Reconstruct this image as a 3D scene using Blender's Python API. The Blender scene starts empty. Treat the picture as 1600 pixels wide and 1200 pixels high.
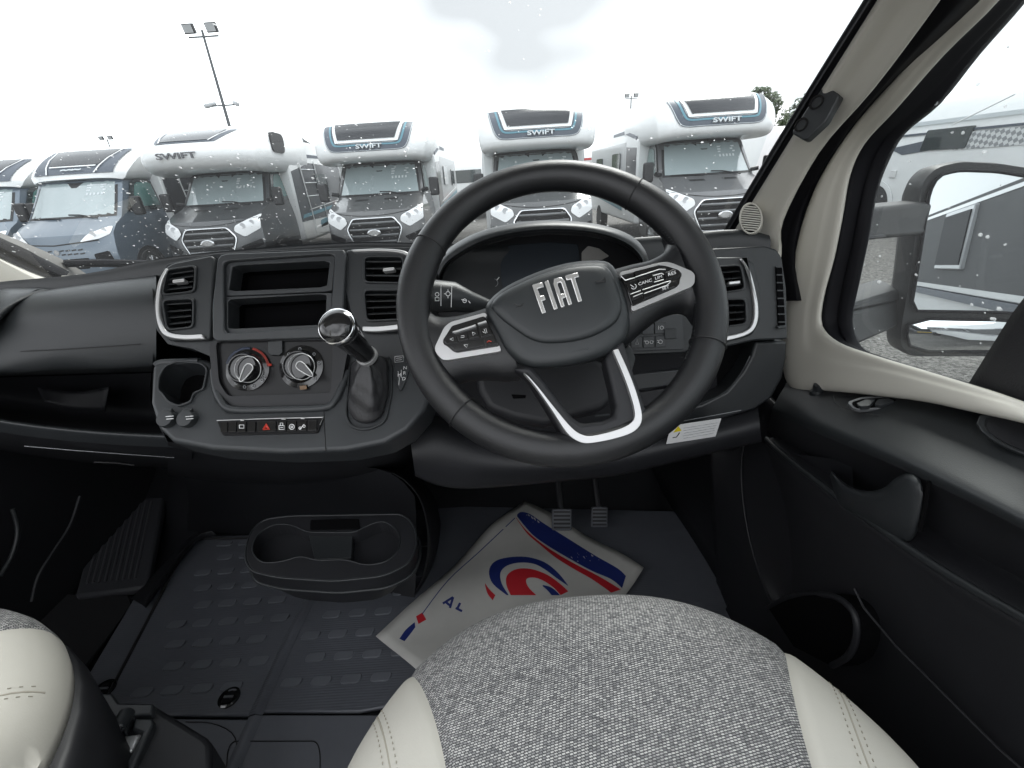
import bpy, bmesh, math, random
import numpy as np
from math import sin, cos, tan, pi, radians, sqrt, atan2
from mathutils import Vector, Matrix
random.seed(7); np.random.seed(7)
S = bpy.context.scene; COL = S.collection
# ---------------------------------------------------------------- camera (eye at the origin, ground 1.75 m below)
FPX = 690.0; PITCH = radians(25.2); ROLL = radians(3.7)
Fv = np.array([0, cos(PITCH), -sin(PITCH)]); _R = np.array([1., 0, 0]); _U = np.array([0, sin(PITCH), cos(PITCH)])
Rv = _R*cos(ROLL)-_U*sin(ROLL); Uv = _U*cos(ROLL)+_R*sin(ROLL)
cd = bpy.data.cameras.new('camera'); cam = bpy.data.objects.new('camera', cd); COL.objects.link(cam)
cd.sensor_width = 36; cd.sensor_fit = 'HORIZONTAL'; cd.lens = 36*FPX/1600; cd.clip_start = 0.02; cd.clip_end = 2000
cam.matrix_world = Matrix(((Rv[0], Uv[0], -Fv[0], 0), (Rv[1], Uv[1], -Fv[1], 0), (Rv[2], Uv[2], -Fv[2], 0), (0, 0, 0, 1)))
S.camera = cam
def P(px, py, x=None, y=None, z=None, pl=None):
    """the point seen at photo pixel px,py that lies on the given real plane"""
    d = Fv*FPX + Rv*(px-800) + Uv*(600-py)
    if x is not None: t = x/d[0]
    elif y is not None: t = y/d[1]
    elif z is not None: t = z/d[2]
    else: t = np.dot(pl[1], pl[0])/np.dot(pl[1], d)
    return d*t
def unit0(v): k = sqrt(sum(a*a for a in v)); return tuple(a/k for a in v)
# ---------------------------------------------------------------- world, sun, exposure
SUN_EL, SUN_ROT = 48, 25
w = bpy.data.worlds.new('World'); S.world = w; w.use_nodes = True
nt = w.node_tree; nt.nodes.clear()
def N(nt, t, **k):
    n = nt.nodes.new(t)
    for a, b in k.items():
        if a.startswith('i_'):
            n.inputs[a[2:].replace('_', ' ')].default_value = b
        else: setattr(n, a, b)
    return n
out = N(nt, 'ShaderNodeOutputWorld'); bg = N(nt, 'ShaderNodeBackground')
sky = N(nt, 'ShaderNodeTexSky'); sky.sky_type = 'NISHITA'; sky.sun_disc = False
sky.sun_elevation = radians(SUN_EL); sky.sun_rotation = radians(SUN_ROT); sky.dust_density = 3; sky.air_density = 1
hs = N(nt, 'ShaderNodeHueSaturation'); hs.inputs['Saturation'].default_value = 0.12
tc = N(nt, 'ShaderNodeTexCoord'); mp = N(nt, 'ShaderNodeMapping'); mp.inputs['Scale'].default_value = (1, 1, 1.8); mp.inputs['Location'].default_value = (.9, .2, .3)
nz = N(nt, 'ShaderNodeTexNoise'); nz.inputs['Scale'].default_value = 1.5; nz.inputs['Detail'].default_value = 3
cr = N(nt, 'ShaderNodeValToRGB'); cr.color_ramp.elements[0].position = .30; cr.color_ramp.elements[0].color = (.25, .25, .252, 1)
cr.color_ramp.elements[1].position = .68; cr.color_ramp.elements[1].color = (1.0, 1.0, 1.0, 1)
mx = N(nt, 'ShaderNodeMix'); mx.data_type = 'RGBA'; mx.blend_type = 'MIX'; mx.inputs[0].default_value = .72
mx.inputs[7].default_value = (7.5, 7.7, 8.0, 1)
mu = N(nt, 'ShaderNodeMix'); mu.data_type = 'RGBA'; mu.blend_type = 'MULTIPLY'; mu.inputs[0].default_value = 1
L = nt.links.new
L(tc.outputs['Generated'], mp.inputs[0]); L(mp.outputs[0], nz.inputs[0]); 
_d = unit0((.22, .86, .46)); dp = N(nt, 'ShaderNodeVectorMath', operation='DOT_PRODUCT'); dp.inputs[1].default_value = _d   # a darker bank of cloud ahead
mr = N(nt, 'ShaderNodeMapRange'); mr.inputs[1].default_value = .80; mr.inputs[2].default_value = 1.0; mr.inputs[3].default_value = 0; mr.inputs[4].default_value = .13
sb_ = N(nt, 'ShaderNodeMath', operation='SUBTRACT'); L(tc.outputs['Generated'], dp.inputs[0]); L(dp.outputs['Value'], mr.inputs[0]); L(nz.outputs[0], sb_.inputs[0]); L(mr.outputs[0], sb_.inputs[1]); L(sb_.outputs[0], cr.inputs[0])
L(sky.outputs[0], hs.inputs['Color']); L(hs.outputs[0], mx.inputs[6]); L(mx.outputs[2], mu.inputs[6]); L(cr.outputs[0], mu.inputs[7])
L(mu.outputs[2], bg.inputs[0]); bg.inputs[1].default_value = 0.12; L(bg.outputs[0], out.inputs[0])
sd = bpy.data.lights.new('sun', 'SUN'); sd.energy = 0.9; sd.angle = radians(25); sd.color = (1, .97, .93)
so = bpy.data.objects.new('sun', sd); COL.objects.link(so)
el, az = radians(SUN_EL), radians(SUN_ROT)
dv = Vector((sin(az)*cos(el), cos(az)*cos(el), sin(el)))
so.rotation_euler = dv.to_track_quat('Z', 'Y').to_euler()
S.view_settings.view_transform = 'Standard'; S.view_settings.look = 'None'; S.view_settings.gamma = 1
S.view_settings.use_curve_mapping = False; S.view_settings.exposure = 2.0
cy = S.cycles; cy.max_bounces = 8; cy.diffuse_bounces = 5; cy.glossy_bounces = 4; cy.transmission_bounces = 6
cy.transparent_max_bounces = 24; cy.caustics_reflective = False; cy.caustics_refractive = False
cy.use_denoising = True; cy.use_adaptive_sampling = True; cy.adaptive_threshold = 0.02; cy.sample_clamp_indirect = 6
# ---------------------------------------------------------------- materials
def mat(name, col=(.5, .5, .5), rough=.5, metal=0, coat=0, spec=.5, bump=None, var=None, sheen=0, alpha=None, ior=None, emit=None, coatr=.05):
    m = bpy.data.materials.get(name)
    if m: return m
    m = bpy.data.materials.new(name); m.use_nodes = True; t = m.node_tree; b = t.nodes['Principled BSDF']
    b.inputs['Base Color'].default_value = (*col, 1); b.inputs['Roughness'].default_value = rough
    b.inputs['Metallic'].default_value = metal; b.inputs['Coat Weight'].default_value = coat
    b.inputs['Coat Roughness'].default_value = coatr; b.inputs['Specular IOR Level'].default_value = spec
    b.inputs['Sheen Weight'].default_value = sheen
    if ior: b.inputs['IOR'].default_value = ior
    if emit: b.inputs['Emission Color'].default_value = (*emit[0], 1); b.inputs['Emission Strength'].default_value = emit[1]
    if bump or var:
        c = N(t, 'ShaderNodeTexCoord')
    if bump:
        n = N(t, 'ShaderNodeTexNoise'); n.inputs['Scale'].default_value = bump[0]; n.inputs['Detail'].default_value = 3
        bp = N(t, 'ShaderNodeBump'); bp.inputs['Strength'].default_value = bump[1]; bp.inputs['Distance'].default_value = bump[2] if len(bump) > 2 else .001
        t.links.new(c.outputs['Object'], n.inputs[0]); t.links.new(n.outputs[0], bp.inputs['Height']); t.links.new(bp.outputs[0], b.inputs['Normal'])
    if var:   # soft blotches of wear in the colour and roughness
        n = N(t, 'ShaderNodeTexNoise'); n.inputs['Scale'].default_value = var[0]; n.inputs['Detail'].default_value = 6; n.inputs['Roughness'].default_value = .65
        r = N(t, 'ShaderNodeValToRGB'); r.color_ramp.elements[0].position = .3; r.color_ramp.elements[1].position = .7
        k = var[1]
        r.color_ramp.elements[0].color = (*[v*(1-k) for v in col], 1); r.color_ramp.elements[1].color = (*[min(1, v*(1+k)) for v in col], 1)
        t.links.new(c.outputs['Object'], n.inputs[0]); t.links.new(n.outputs[0], r.inputs[0]); t.links.new(r.outputs[0], b.inputs['Base Color'])
        mr = N(t, 'ShaderNodeMapRange'); mr.inputs['To Min'].default_value = max(0, rough-.08); mr.inputs['To Max'].default_value = min(1, rough+.08)
        t.links.new(n.outputs[0], mr.inputs[0]); t.links.new(mr.outputs[0], b.inputs['Roughness'])
    return m
def film(name, tint, gloss, veil, grough=.0):
    """thin pane: transparent, a little mirror, a little milky dust and wet film"""
    m = bpy.data.materials.new(name); m.use_nodes = True; t = m.node_tree; t.nodes.clear()
    o = N(t, 'ShaderNodeOutputMaterial'); tr = N(t, 'ShaderNodeBsdfTransparent'); tr.inputs[0].default_value = (*tint, 1)
    gl = N(t, 'ShaderNodeBsdfGlossy'); gl.inputs['Roughness'].default_value = grough
    df = N(t, 'ShaderNodeBsdfTranslucent'); df.inputs[0].default_value = (.9, .93, .95, 1)
    fr = N(t, 'ShaderNodeFresnel'); fr.inputs[0].default_value = 1.45
    ml = N(t, 'ShaderNodeMath', operation='MULTIPLY'); ml.inputs[1].default_value = gloss
    a = N(t, 'ShaderNodeMixShader'); a.inputs[0].default_value = veil; b = N(t, 'ShaderNodeMixShader')
    t.links.new(tr.outputs[0], a.inputs[1]); t.links.new(df.outputs[0], a.inputs[2]); t.links.new(fr.outputs[0], ml.inputs[0])
    t.links.new(ml.outputs[0], b.inputs[0]); t.links.new(a.outputs[0], b.inputs[1]); t.links.new(gl.outputs[0], b.inputs[2]); t.links.new(b.outputs[0], o.inputs[0])
    return m
# ---------------------------------------------------------------- mesh helpers
class MB:
    def __init__(s): s.v = []; s.f = []
    def add(s, vs, fs):
        k = len(s.v); s.v += [tuple(map(float, q)) for q in vs]; s.f += [tuple(i+k for i in q) for q in fs]; return s
    def box(s, c, d, rot=None):
        x, y, z = [h/2 for h in d]; vs = [Vector((a*x, b*y, e*z)) for a in (-1, 1) for b in (-1, 1) for e in (-1, 1)]
        if rot is not None: vs = [rot @ v for v in vs]
        return s.add([v+Vector(c) for v in vs], [(0, 1, 3, 2), (4, 6, 7, 5), (0, 4, 5, 1), (2, 3, 7, 6), (0, 2, 6, 4), (1, 5, 7, 3)])
    def tube(s, path, r, n=10, closed=False, cap=True, flat=1, upv=None):
        path = [Vector(q) for q in path]; m = len(path); rr = r if isinstance(r, (list, tuple)) else [r]*m
        up = None; rings = []
        for i, p in enumerate(path):
            a = path[(i-1) % m] if (closed or i > 0) else p; b = path[(i+1) % m] if (closed or i < m-1) else p
            t = (b-a).normalized()
            if upv is not None: u = Vector(upv)-t*t.dot(Vector(upv))
            elif up is None: u = t.orthogonal()
            else: u = up-t*t.dot(up)
            u.normalize(); up = u; v = t.cross(u)
            rings.append([p+(u*cos(2*pi*j/n)*flat+v*sin(2*pi*j/n))*rr[i] for j in range(n)])
        return s.rings(rings, closed, cap)
    def rings(s, rings, closed=False, cap=True, wrap=True):
        n = len(rings[0]); m = len(rings); vs = [q for r in rings for q in r]; fs = []
        for i in range(m if closed else m-1):
            for j in range(n if wrap else n-1):
                a, b = i*n+j, i*n+(j+1) % n; c, d = ((i+1) % m)*n+(j+1) % n, ((i+1) % m)*n+j
                fs.append((a, d, c, b))
        if cap and not closed and wrap: fs += [tuple(range(n)), tuple(reversed(range((m-1)*n, m*n)))]
        return s.add(vs, fs)
    def lathe(s, o, ax, prof, n=24, cap=True, up=None, a0=0):
        ax = Vector(ax).normalized(); u = (Vector(up)-ax*ax.dot(Vector(up))).normalized() if up is not None else ax.orthogonal().normalized(); v = ax.cross(u); o = Vector(o)
        return s.rings([[o+ax*h+(u*cos(2*pi*j/n+a0)+v*sin(2*pi*j/n+a0))*r for j in range(n)] for r, h in prof], cap=cap)
    def prism(s, pts, d):
        """solid from a flat outline pushed back by the vector d"""
        n = len(pts); a = [Vector(q) for q in pts]; b = [q+Vector(d) for q in a]
        return s.add(a+b, [tuple(range(n)), tuple(reversed(range(n, 2*n)))]+[((i+1) % n, i, i+n, (i+1) % n+n) for i in range(n)])
    def flat(s, x0, z0, k):
        """squash a round badge into an oval"""
        s.v = [(x0+(a-x0)*1.35, b, z0+(c-z0)*.62) for a, b, c in s.v]; return s
    def frame(s, A, B, d, ins=0):
        """flat ring between two loops of equal count, pushed back by d"""
        n = len(A); A = [Vector(q) for q in A]; B = [Vector(q) for q in B]; d = Vector(d)
        vs = A+B+[q+d for q in A]+[q+d for q in B]; fs = []
        for i in range(n):
            j = (i+1) % n
            fs += [(i, j, n+j, n+i), (2*n+j, 2*n+i, 3*n+i, 3*n+j), (j, i, 2*n+i, 2*n+j), (n+i, n+j, 3*n+j, 3*n+i)]
        return s.add(vs, fs)
    def build(s, name, m, parent=None, smooth=35, bevel=0, seg=2, sub=0, solid=0, fix=True, mats=None, fm=None):
        me = bpy.data.meshes.new(name); loc = ROOT.get(parent.name, Vector((0, 0, 0))) if parent is not None else Vector((0, 0, 0))
        me.from_pydata([(a-loc.x, b-loc.y, c-loc.z) for a, b, c in s.v], [], s.f)
        if fix:
            bm = bmesh.new(); bm.from_mesh(me); bmesh.ops.recalc_face_normals(bm, faces=bm.faces[:]); bm.to_mesh(me); bm.free()
        o = bpy.data.objects.new(name, me); COL.objects.link(o)
        for q in (mats or [m]):
            if q: me.materials.append(q)
        if fm:
            for i, p in enumerate(me.polygons): p.material_index = fm[i]
        if smooth is not None:
            me.shade_smooth(); me.set_sharp_from_angle(angle=radians(smooth))
        if parent is not None: o.parent = parent; ROOT[o.name] = loc
        if solid: q = o.modifiers.new('solid', 'SOLIDIFY'); q.thickness = solid; q.offset = -1
        if bevel: q = o.modifiers.new('bevel', 'BEVEL'); q.width = bevel; q.segments = seg; q.limit_method = 'ANGLE'; q.angle_limit = radians(32); q.harden_normals = False
        if sub: q = o.modifiers.new('sub', 'SUBSURF'); q.levels = sub; q.render_levels = sub
        return o
ROOT = {}
def thing(name, label, cat, loc=(0, 0, 0), group=None, kind=None):
    o = bpy.data.objects.new(name, None); COL.objects.link(o); o.location = loc; o.empty_display_size = .1
    o['label'] = label; o['category'] = cat; ROOT[o.name] = Vector(loc)
    if group: o['group'] = group
    if kind: o['kind'] = kind
    return o
def tag(o, label, cat, group=None, kind=None):
    o['label'] = label; o['category'] = cat
    if group: o['group'] = group
    if kind: o['kind'] = kind
    return o
def crom(pts, n, closed=False):
    """smooth curve through points"""
    pts = [np.array(q, float) for q in pts]; m = len(pts); o = []
    for i in range(m if closed else m-1):
        g = lambda k: pts[k % m] if closed else pts[min(max(k, 0), m-1)]
        a, b, c, d = g(i-1), g(i), g(i+1), g(i+2)
        for k in range(n):
            t = k/n; o.append(.5*((2*b)+(-a+c)*t+(2*a-5*b+4*c-d)*t*t+(-a+3*b-3*c+d)*t**3))
    if not closed: o.append(pts[-1])
    return o
def surf(grid, nu=4, nv=4):
    """smooth sheet through a grid of 3-D points; returns MB"""
    g = [crom(r, nu) for r in grid]; g = list(zip(*g)); g = [crom(c, nv) for c in g]; g = list(zip(*g))
    return MB().rings([list(r) for r in g], cap=False, wrap=False)
def rnd(pts, r, n=4):
    """round the corners of a 2-D outline"""
    o = []; m = len(pts); rr = r if isinstance(r, (list, tuple)) else [r]*m
    for i in range(m):
        p = np.array(pts[i], float); a = np.array(pts[i-1], float)-p; b = np.array(pts[(i+1) % m], float)-p
        la, lb = np.linalg.norm(a), np.linalg.norm(b); q = min(rr[i], la*.49, lb*.49)
        if q < 1e-6: o.append(tuple(p)); continue
        A, B = p+a/la*q, p+b/lb*q
        for k in range(n+1):
            t = k/n; o.append(tuple(A*(1-t)**2+2*p*t*(1-t)+B*t*t))
    return o
def resamp(pts, n, c=None):
    """resample an outline by angle about its centre, so that two outlines can be bridged"""
    a = np.array(pts, float); c = np.array(c if c is not None else a.mean(0)); m = len(a); o = []
    for k in range(n):
        th = 2*pi*k/n; d = np.array([cos(th), sin(th)]); best = None
        for i in range(m):
            p, q = a[i]-c, a[(i+1) % m]-c; e = q-p; den = d[0]*e[1]-d[1]*e[0]
            if abs(den) < 1e-12: continue
            t = (p[0]*e[1]-p[1]*e[0])/den; u = (p[0]*d[1]-p[1]*d[0])/den
            if t > 0 and -1e-6 <= u <= 1+1e-6 and (best is None or t > best): best = t
        o.append(tuple(c+d*(best or 0)))
    return o
def up_to(lst, zt, n=4):
    """carry an edge on in a straight line past its first point until it reaches height zt"""
    a, b = np.array(lst[0]), np.array(lst[1]); d = (a-b)/abs(a[2]-b[2]); k = abs(zt-a[2])
    return [a+d*k*(n-i)/n for i in range(n)]+list(lst)
def back_to(lst, y, n=3):
    """carry an edge straight back past its last point to depth y"""
    a, b = np.array(lst[-1]), np.array(lst[-2]); d = (a-b)/max(1e-4, abs(a[1]-b[1])); o = list(lst); p = a
    for i in range(6):
        h = (a[1]-y)/6; p = p+np.array([d[0]*.5**(i+1), -1, d[2]*.6**(i+1)])*h; o.append(p)
    return o
def unit(v): v = np.array(v, float); return v/np.linalg.norm(v)
def on(pts, pl, off=0): return [P(a, b, pl=pl)+pl[1]*off for a, b in pts]
def cut(o, mb):
    """hollow a part out with a cutter that is thrown away"""
    loc = ROOT.get(o.name, Vector((0, 0, 0))); c = mb.build('cutter', None, None, smooth=None)
    dg = bpy.context.evaluated_depsgraph_get(); m = o.modifiers.new('cut', 'BOOLEAN'); m.operation = 'DIFFERENCE'; m.solver = 'EXACT'; m.object = c
    c.location = (0, 0, 0); bpy.context.view_layer.update(); dg = bpy.context.evaluated_depsgraph_get()
    me = bpy.data.meshes.new_from_object(o.evaluated_get(dg)); old = o.data; o.modifiers.clear(); o.data = me; me.name = old.name
    cm_ = c.data; bpy.data.objects.remove(c); bpy.data.meshes.remove(cm_); return o
def text(body, name, m, parent, o, u, v, size, ext=.0004, align='CENTER', bold=0, sx=1):
    """real letters as mesh, baseline direction u, up v, cap height = size"""
    c = bpy.data.curves.new(name, 'FONT'); c.body = body; c.size = 1; c.align_x = align; c.align_y = 'CENTER'; c.extrude = .01; c.offset = bold; c.resolution_u = 3
    t = bpy.data.objects.new(name, c); COL.objects.link(t); dg = bpy.context.evaluated_depsgraph_get()
    me = bpy.data.meshes.new_from_object(t.evaluated_get(dg)); bpy.data.objects.remove(t); bpy.data.curves.remove(c)
    u = Vector(u).normalized(); v = Vector(v).normalized(); w_ = u.cross(v); k = size/.7; o = Vector(o)
    loc = ROOT.get(parent.name, Vector((0, 0, 0))) if parent is not None else Vector((0, 0, 0))
    for q in me.vertices:
        a = q.co; q.co = o-loc+u*a.x*k*sx+v*a.y*k+w_*(a.z/.01*ext)
    me.materials.append(m); ob = bpy.data.objects.new(name, me); COL.objects.link(ob)
    if parent is not None: ob.parent = parent; ROOT[ob.name] = loc
    return ob
# ================================================================= OUTSIDE
GZ = -1.75
def gz(x, y):
    t = min(1, max(0, (y-3)/5)); t = t*t*(3-2*t)
    return GZ + t*.09
M = dict(
    gravel=None,
    white=mat('white_panel', (.78, .79, .79), .35, coat=.4, var=(1.5, .04)),
    grey=mat('dark_grey_paint', (.060, .063, .068), .35, metal=.25, coat=.9),
    grey2=mat('mid_grey_paint', (.105, .107, .11), .35, metal=.3, coat=.9),
    grey3=mat('light_grey_paint', (.15, .152, .158), .35, metal=.3, coat=.9),
    blue=mat('blue_grey_paint', (.13, .165, .205), .32, metal=.3, coat=.9),
    side=mat('dark_side_panel', (.04, .042, .05), .3, coat=.5),
    silv=mat('silver_side_panel', (.42, .43, .44), .35, coat=.4),
    blkg=mat('black_grille', (.006, .006, .007), .7, spec=.2),
    blk=mat('black_trim', (.015, .015, .017), .5, bump=(300, .2)),
    chrome=mat('chrome', (.75, .76, .78), .18, metal=1),
    ws=mat('vehicle_glass', (.33, .39, .40), .08, spec=.9, coat=1),
    wsd=mat('dark_vehicle_glass', (.02, .03, .032), .06, spec=.8, coat=.6),
    wst=mat('green_vehicle_glass', (.07, .16, .15), .08, spec=.8, coat=.6),
    sky=mat('skylight_glass', (.028, .03, .035), .14, spec=.4),
    teal=mat('teal_stripe', (.10, .24, .30), .35), navy=mat('slate_decal', (.07, .085, .11), .4),
    lamp=mat('headlight_glass', (.86, .87, .88), .3, coat=.6), lampin=mat('headlight_bowl', (.55, .56, .58), .3),
    tyre=mat('tyre_rubber', (.018, .018, .018), .8), rim=mat('alloy', (.45, .46, .47), .3, metal=.8),
    letter=mat('grey_lettering', (.12, .12, .13), .4), pale=mat('pale_print', (.62, .66, .68), .5),
    bar=mat('grille_bar_grey', (.16, .165, .17), .35, metal=.4),
    steel=mat('galvanised_steel', (.10, .105, .11), .5, metal=.5), red=mat('red_panel', (.45, .05, .05), .4),
    bark=mat('bark', (.07, .055, .04), .9, bump=(20, .5)), platew=mat('plate_white', (.7, .7, .7), .4), platey=mat('plate_yellow', (.75, .5, .02), .4),
)
def gravel_mat():
    m = bpy.data.materials.new('gravel'); m.use_nodes = True; t = m.node_tree; b = t.nodes['Principled BSDF']
    c = N(t, 'ShaderNodeTexCoord'); v = N(t, 'ShaderNodeTexVoronoi'); v.inputs['Scale'].default_value = 42
    v2 = N(t, 'ShaderNodeTexVoronoi'); v2.inputs['Scale'].default_value = 95
    n = N(t, 'ShaderNodeTexNoise'); n.inputs['Scale'].default_value = .6; n.inputs['Detail'].default_value = 5
    r = N(t, 'ShaderNodeValToRGB'); r.color_ramp.elements[0].color = (.13, .125, .115, 1); r.color_ramp.elements[1].color = (.40, .385, .36, 1)
    x = N(t, 'ShaderNodeMix'); x.data_type = 'RGBA'; x.blend_type = 'MULTIPLY'; x.inputs[0].default_value = .55
    sp = N(t, 'ShaderNodeSeparateColor'); ad = N(t, 'ShaderNodeMath', operation='ADD'); bp = N(t, 'ShaderNodeBump'); bp.inputs['Strength'].default_value = 1; bp.inputs['Distance'].default_value = .03
    l = t.links.new; l(c.outputs['Object'], v.inputs[0]); l(c.outputs['Object'], v2.inputs[0]); l(c.outputs['Object'], n.inputs[0])
    l(v.outputs['Color'], sp.inputs[0]); l(sp.outputs[0], r.inputs[0]); l(r.outputs[0], x.inputs[6]); l(n.outputs[0], x.inputs[7]); l(x.outputs[2], b.inputs['Base Color'])
    l(v.outputs['Distance'], ad.inputs[0]); l(v2.outputs['Distance'], ad.inputs[1]); l(ad.outputs[0], bp.inputs['Height']); l(bp.outputs[0], b.inputs['Normal'])
    b.inputs['Roughness'].default_value = .85
    return m
# ground sheet out to the horizon
xs = [-600, -200, -80, -40]+[-30+1.5*i for i in range(41)]+[40, 80, 200, 600]; ys = [-300, -60, -20]+[-8+1.5*i for i in range(30)]+[45, 80, 200, 700]
g = MB().rings([[(x, y, gz(x, y)) for x in xs] for y in ys], cap=False, wrap=False).build('ground', gravel_mat(), smooth=60)
g['kind'] = 'structure'
# low dark hills behind the yard
hl = []
for i in range(60):
    x = -380+i*13.5; hgt = 7+4*sin(i*.37)+3*sin(i*1.3+1)+2*random.random()
    hl.append([(x, 230, GZ-1), (x, 236, GZ+hgt*.7), (x, 248, GZ+hgt), (x, 300, GZ-1)])
h = MB().rings(hl, cap=False, wrap=False).build('hills', mat('far_hedge', (.045, .06, .035), .9, bump=(.5, 1, 1), var=(.15, .4)), smooth=60); h['kind'] = 'structure'

def drp(pts, fn, o):
    """outline draped on a curved panel: rings shrinking to the middle, each point laid on the surface"""
    c = np.mean(np.array(pts), 0); d = []
    for i in range(len(pts)):
        a = np.array(pts[i], float); b = np.array(pts[(i+1) % len(pts)], float); k = max(1, int(np.linalg.norm(b-a)/.06))
        d += [a+(b-a)*j/k for j in range(k)]
    return MB().rings([[fn(*(c+(p-c)*s), o) for p in d] for s in (1, .8, .6, .4, .2, .01)])
def sidewall(mb, yz, x, d): mb.prism([(x, a, b) for a, b in yz], (d, 0, 0))
def wheel(root, x, y, z, r, s):
    t = MB().lathe((x, y, z), (s, 0, 0), [(r*.62, -.20), (r*.93, -.20), (r, -.17), (r, -.03), (r*.94, 0), (r*.66, .0), (r*.62, -.02)], 32, up=(0, 0, 1)).build('wheel', M['tyre'], root, bevel=0)
    m = MB().lathe((x, y, z), (s, 0, 0), [(r*.66, -.015), (r*.64, -.005), (r*.60, -.01), (r*.58, -.09), (r*.2, -.10)], 32, up=(0, 0, 1))
    for k in range(5):
        a = 2*pi*k/5+.3
        for da in (-.16, .16):
            e = (cos(a+da), sin(a+da)); m.tube([(x+s*-.02, y+cos(a)*r*.12, z+sin(a)*r*.12), (x+s*-.012, y+e[0]*r*.6, z+e[1]*r*.6)], r*.05, 6)
    m.lathe((x, y, z), (s, 0, 0), [(r*.18, -.1), (r*.18, -.01), (r*.1, 0)], 16)
    m.build('rim', M['rim'], t)
def motorhome(label, X, Y, paint, kind='ford', pod='flat', sidem='silv', tilt=0, dz=0, hw_=None):
    z0 = gz(X, Y+1)+dz
    def SW(mb, yz, x, d): mb.prism([(x, Y+a, z0+b_) for a, b_ in yz], (d, 0, 0))
    root = thing('motorhome', label, 'motorhome', (0, 0, 0), 'motorhomes parked facing the windscreen')
    ford = kind == 'ford'
    if ford:
        rows = [(.14, .26, .90), (.03, .34, .95), (0, .56, .985), (.03, .80, .99), (.06, 1.06, .985), (.14, 1.19, .97), (.42, 1.32, .95), (.78, 1.42, .93), (.84, 1.47, .925), (1.10, 1.74, .89), (1.36, 2.04, .85), (1.55, 2.13, .82), (2.0, 2.17, .8)]
        cc = ([.3, 1.1, 1.5, 2.2], [.26, .26, .2, .12])
    else:
        rows = [(.14, .24, .92), (.02, .32, .97), (0, .52, .995), (0, .78, 1.0), (.03, .93, 1.0), (.10, 1.12, .99), (.30, 1.27, .97), (.52, 1.37, .95), (.58, 1.42, .94), (.88, 1.76, .90), (1.14, 2.08, .86), (1.3, 2.15, .84), (2.0, 2.18, .82)]
        cc = ([.3, 1.1, 1.5, 2.2], [.20, .22, .18, .10])
    rz = [r[1] for r in rows]
    def prof(z): return np.interp(z, rz, [r[0] for r in rows]), np.interp(z, rz, [r[2] for r in rows]), np.interp(z, *cc)
    def fr(x, z, off=0):
        y, hw, c = prof(z); return (X+x, Y+y+c*abs(min(1.04, abs(x)/hw))**3-off, z0+z)
    sideY = 2.05
    us = [-1, -.97, -.9, -.8, -.6, -.4, -.2, 0, .2, .4, .6, .8, .9, .97, 1]
    G = []
    for (y, z, hw) in rows:
        c = np.interp(z, *cc); sx = hw+.015
        G.append([(X-sx, Y+sideY, z0+z)]+[(X+hw*u, Y+y+c*abs(u)**3, z0+z) for u in us]+[(X+sx, Y+sideY, z0+z)])
    MB().rings(G, cap=False, wrap=False).build('cab_body', paint, root, smooth=28)
    # windscreen draped on the cab
    wz0, wz1 = (1.49, 2.05) if ford else (1.44, 2.09)
    def drape(name, fn, z0_, z1_, nz_, m, off, nx=12, par=root, bord=0):
        R = []
        for i in range(nz_+1):
            z = z0_+(z1_-z0_)*i/nz_; a, b = fn(z); R.append([fr(a+(b-a)*j/nx, z, off) for j in range(nx+1)])
        return MB().rings(R, cap=False, wrap=False).build(name, m, par, smooth=60)
    wf = lambda z: (-np.interp(z, [wz0, wz1], [.83, .74]), np.interp(z, [wz0, wz1], [.83, .74]))
    wsb = drape('windscreen_surround', lambda z: (wf(z)[0]-.045, wf(z)[1]+.045), wz0-.04, wz1+.02, 5, M['blk'], .004)
    ws = drape('windscreen', wf, wz0, wz1, 5, M['ws'], .009)
    # mirror black triangle and sticker card behind the glass
    tri = MB().add([fr(-.22, wz1, .011), fr(.22, wz1, .011), fr(.05, wz1-.14, .011), fr(-.05, wz1-.14, .011)], [(0, 1, 2, 3)]).build('sensor_cover', M['blk'], ws)
    sc_ = MB()
    for k in range(3):
        sc_.add([fr(a, b, .013) for a, b in ((.26, wz1-.09-.045*k), (.62-.04*(k % 2), wz1-.09-.045*k), (.62-.04*(k % 2), wz1-.115-.045*k), (.26, wz1-.115-.045*k))], [(0, 1, 2, 3)])
    for k in range(5):
        a = .27+.07*k; sc_.add([fr(p, q, .013) for p, q in ((a, wz1-.24), (a+.035, wz1-.24), (a+.035, wz1-.285), (a, wz1-.285))], [(0, 1, 2, 3)])
    sc_.build('price_sticker', M['pale'], ws, smooth=None)
    for s, a in ((-1, -.62), (1, .05)):
        MB().tube([fr(a+.55, wz0-.05, .03), fr(a+.2, wz0+.02, .03), fr(a-.02, wz0+.03, .02)] if s > 0 else [fr(a+.5, wz0-.03, .03), fr(a+.2, wz0-.01, .03), fr(a-.1, wz0-.01, .02)], .012, 6).build('wiper', M['blk'], root)
    if ford:
        out_ = [(-.42, 1.07), (.42, 1.07), (.56, .88), (.55, .80), (.42, .50), (-.42, .50), (-.55, .80), (-.56, .88)]
        o2 = rnd(out_, .06, 3); i2 = [(x*.95, (z-.785)*.93+.785) for x, z in o2]
        grl = drp(i2, fr, .012).build('grille', M['blkg'], root, smooth=60)
        MB().frame([fr(x, z, .03) for x, z in o2], [fr(x, z, .03) for x, z in i2], (0, .05, 0)).build('grille_surround', M['chrome'], grl, bevel=.006)
        for z, hw in ((.97, .44), (.85, .50), (.73, .47), (.61, .42)):
            MB().rings([[fr(-hw+2*hw*k/8, z+dz_, .028-dy) for dz_, dy in ((-.022, .01), (.0, -.008), (.022, .012))] for k in range(9)], cap=False, wrap=False).build('grille_bar', M['bar'], grl)
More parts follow.
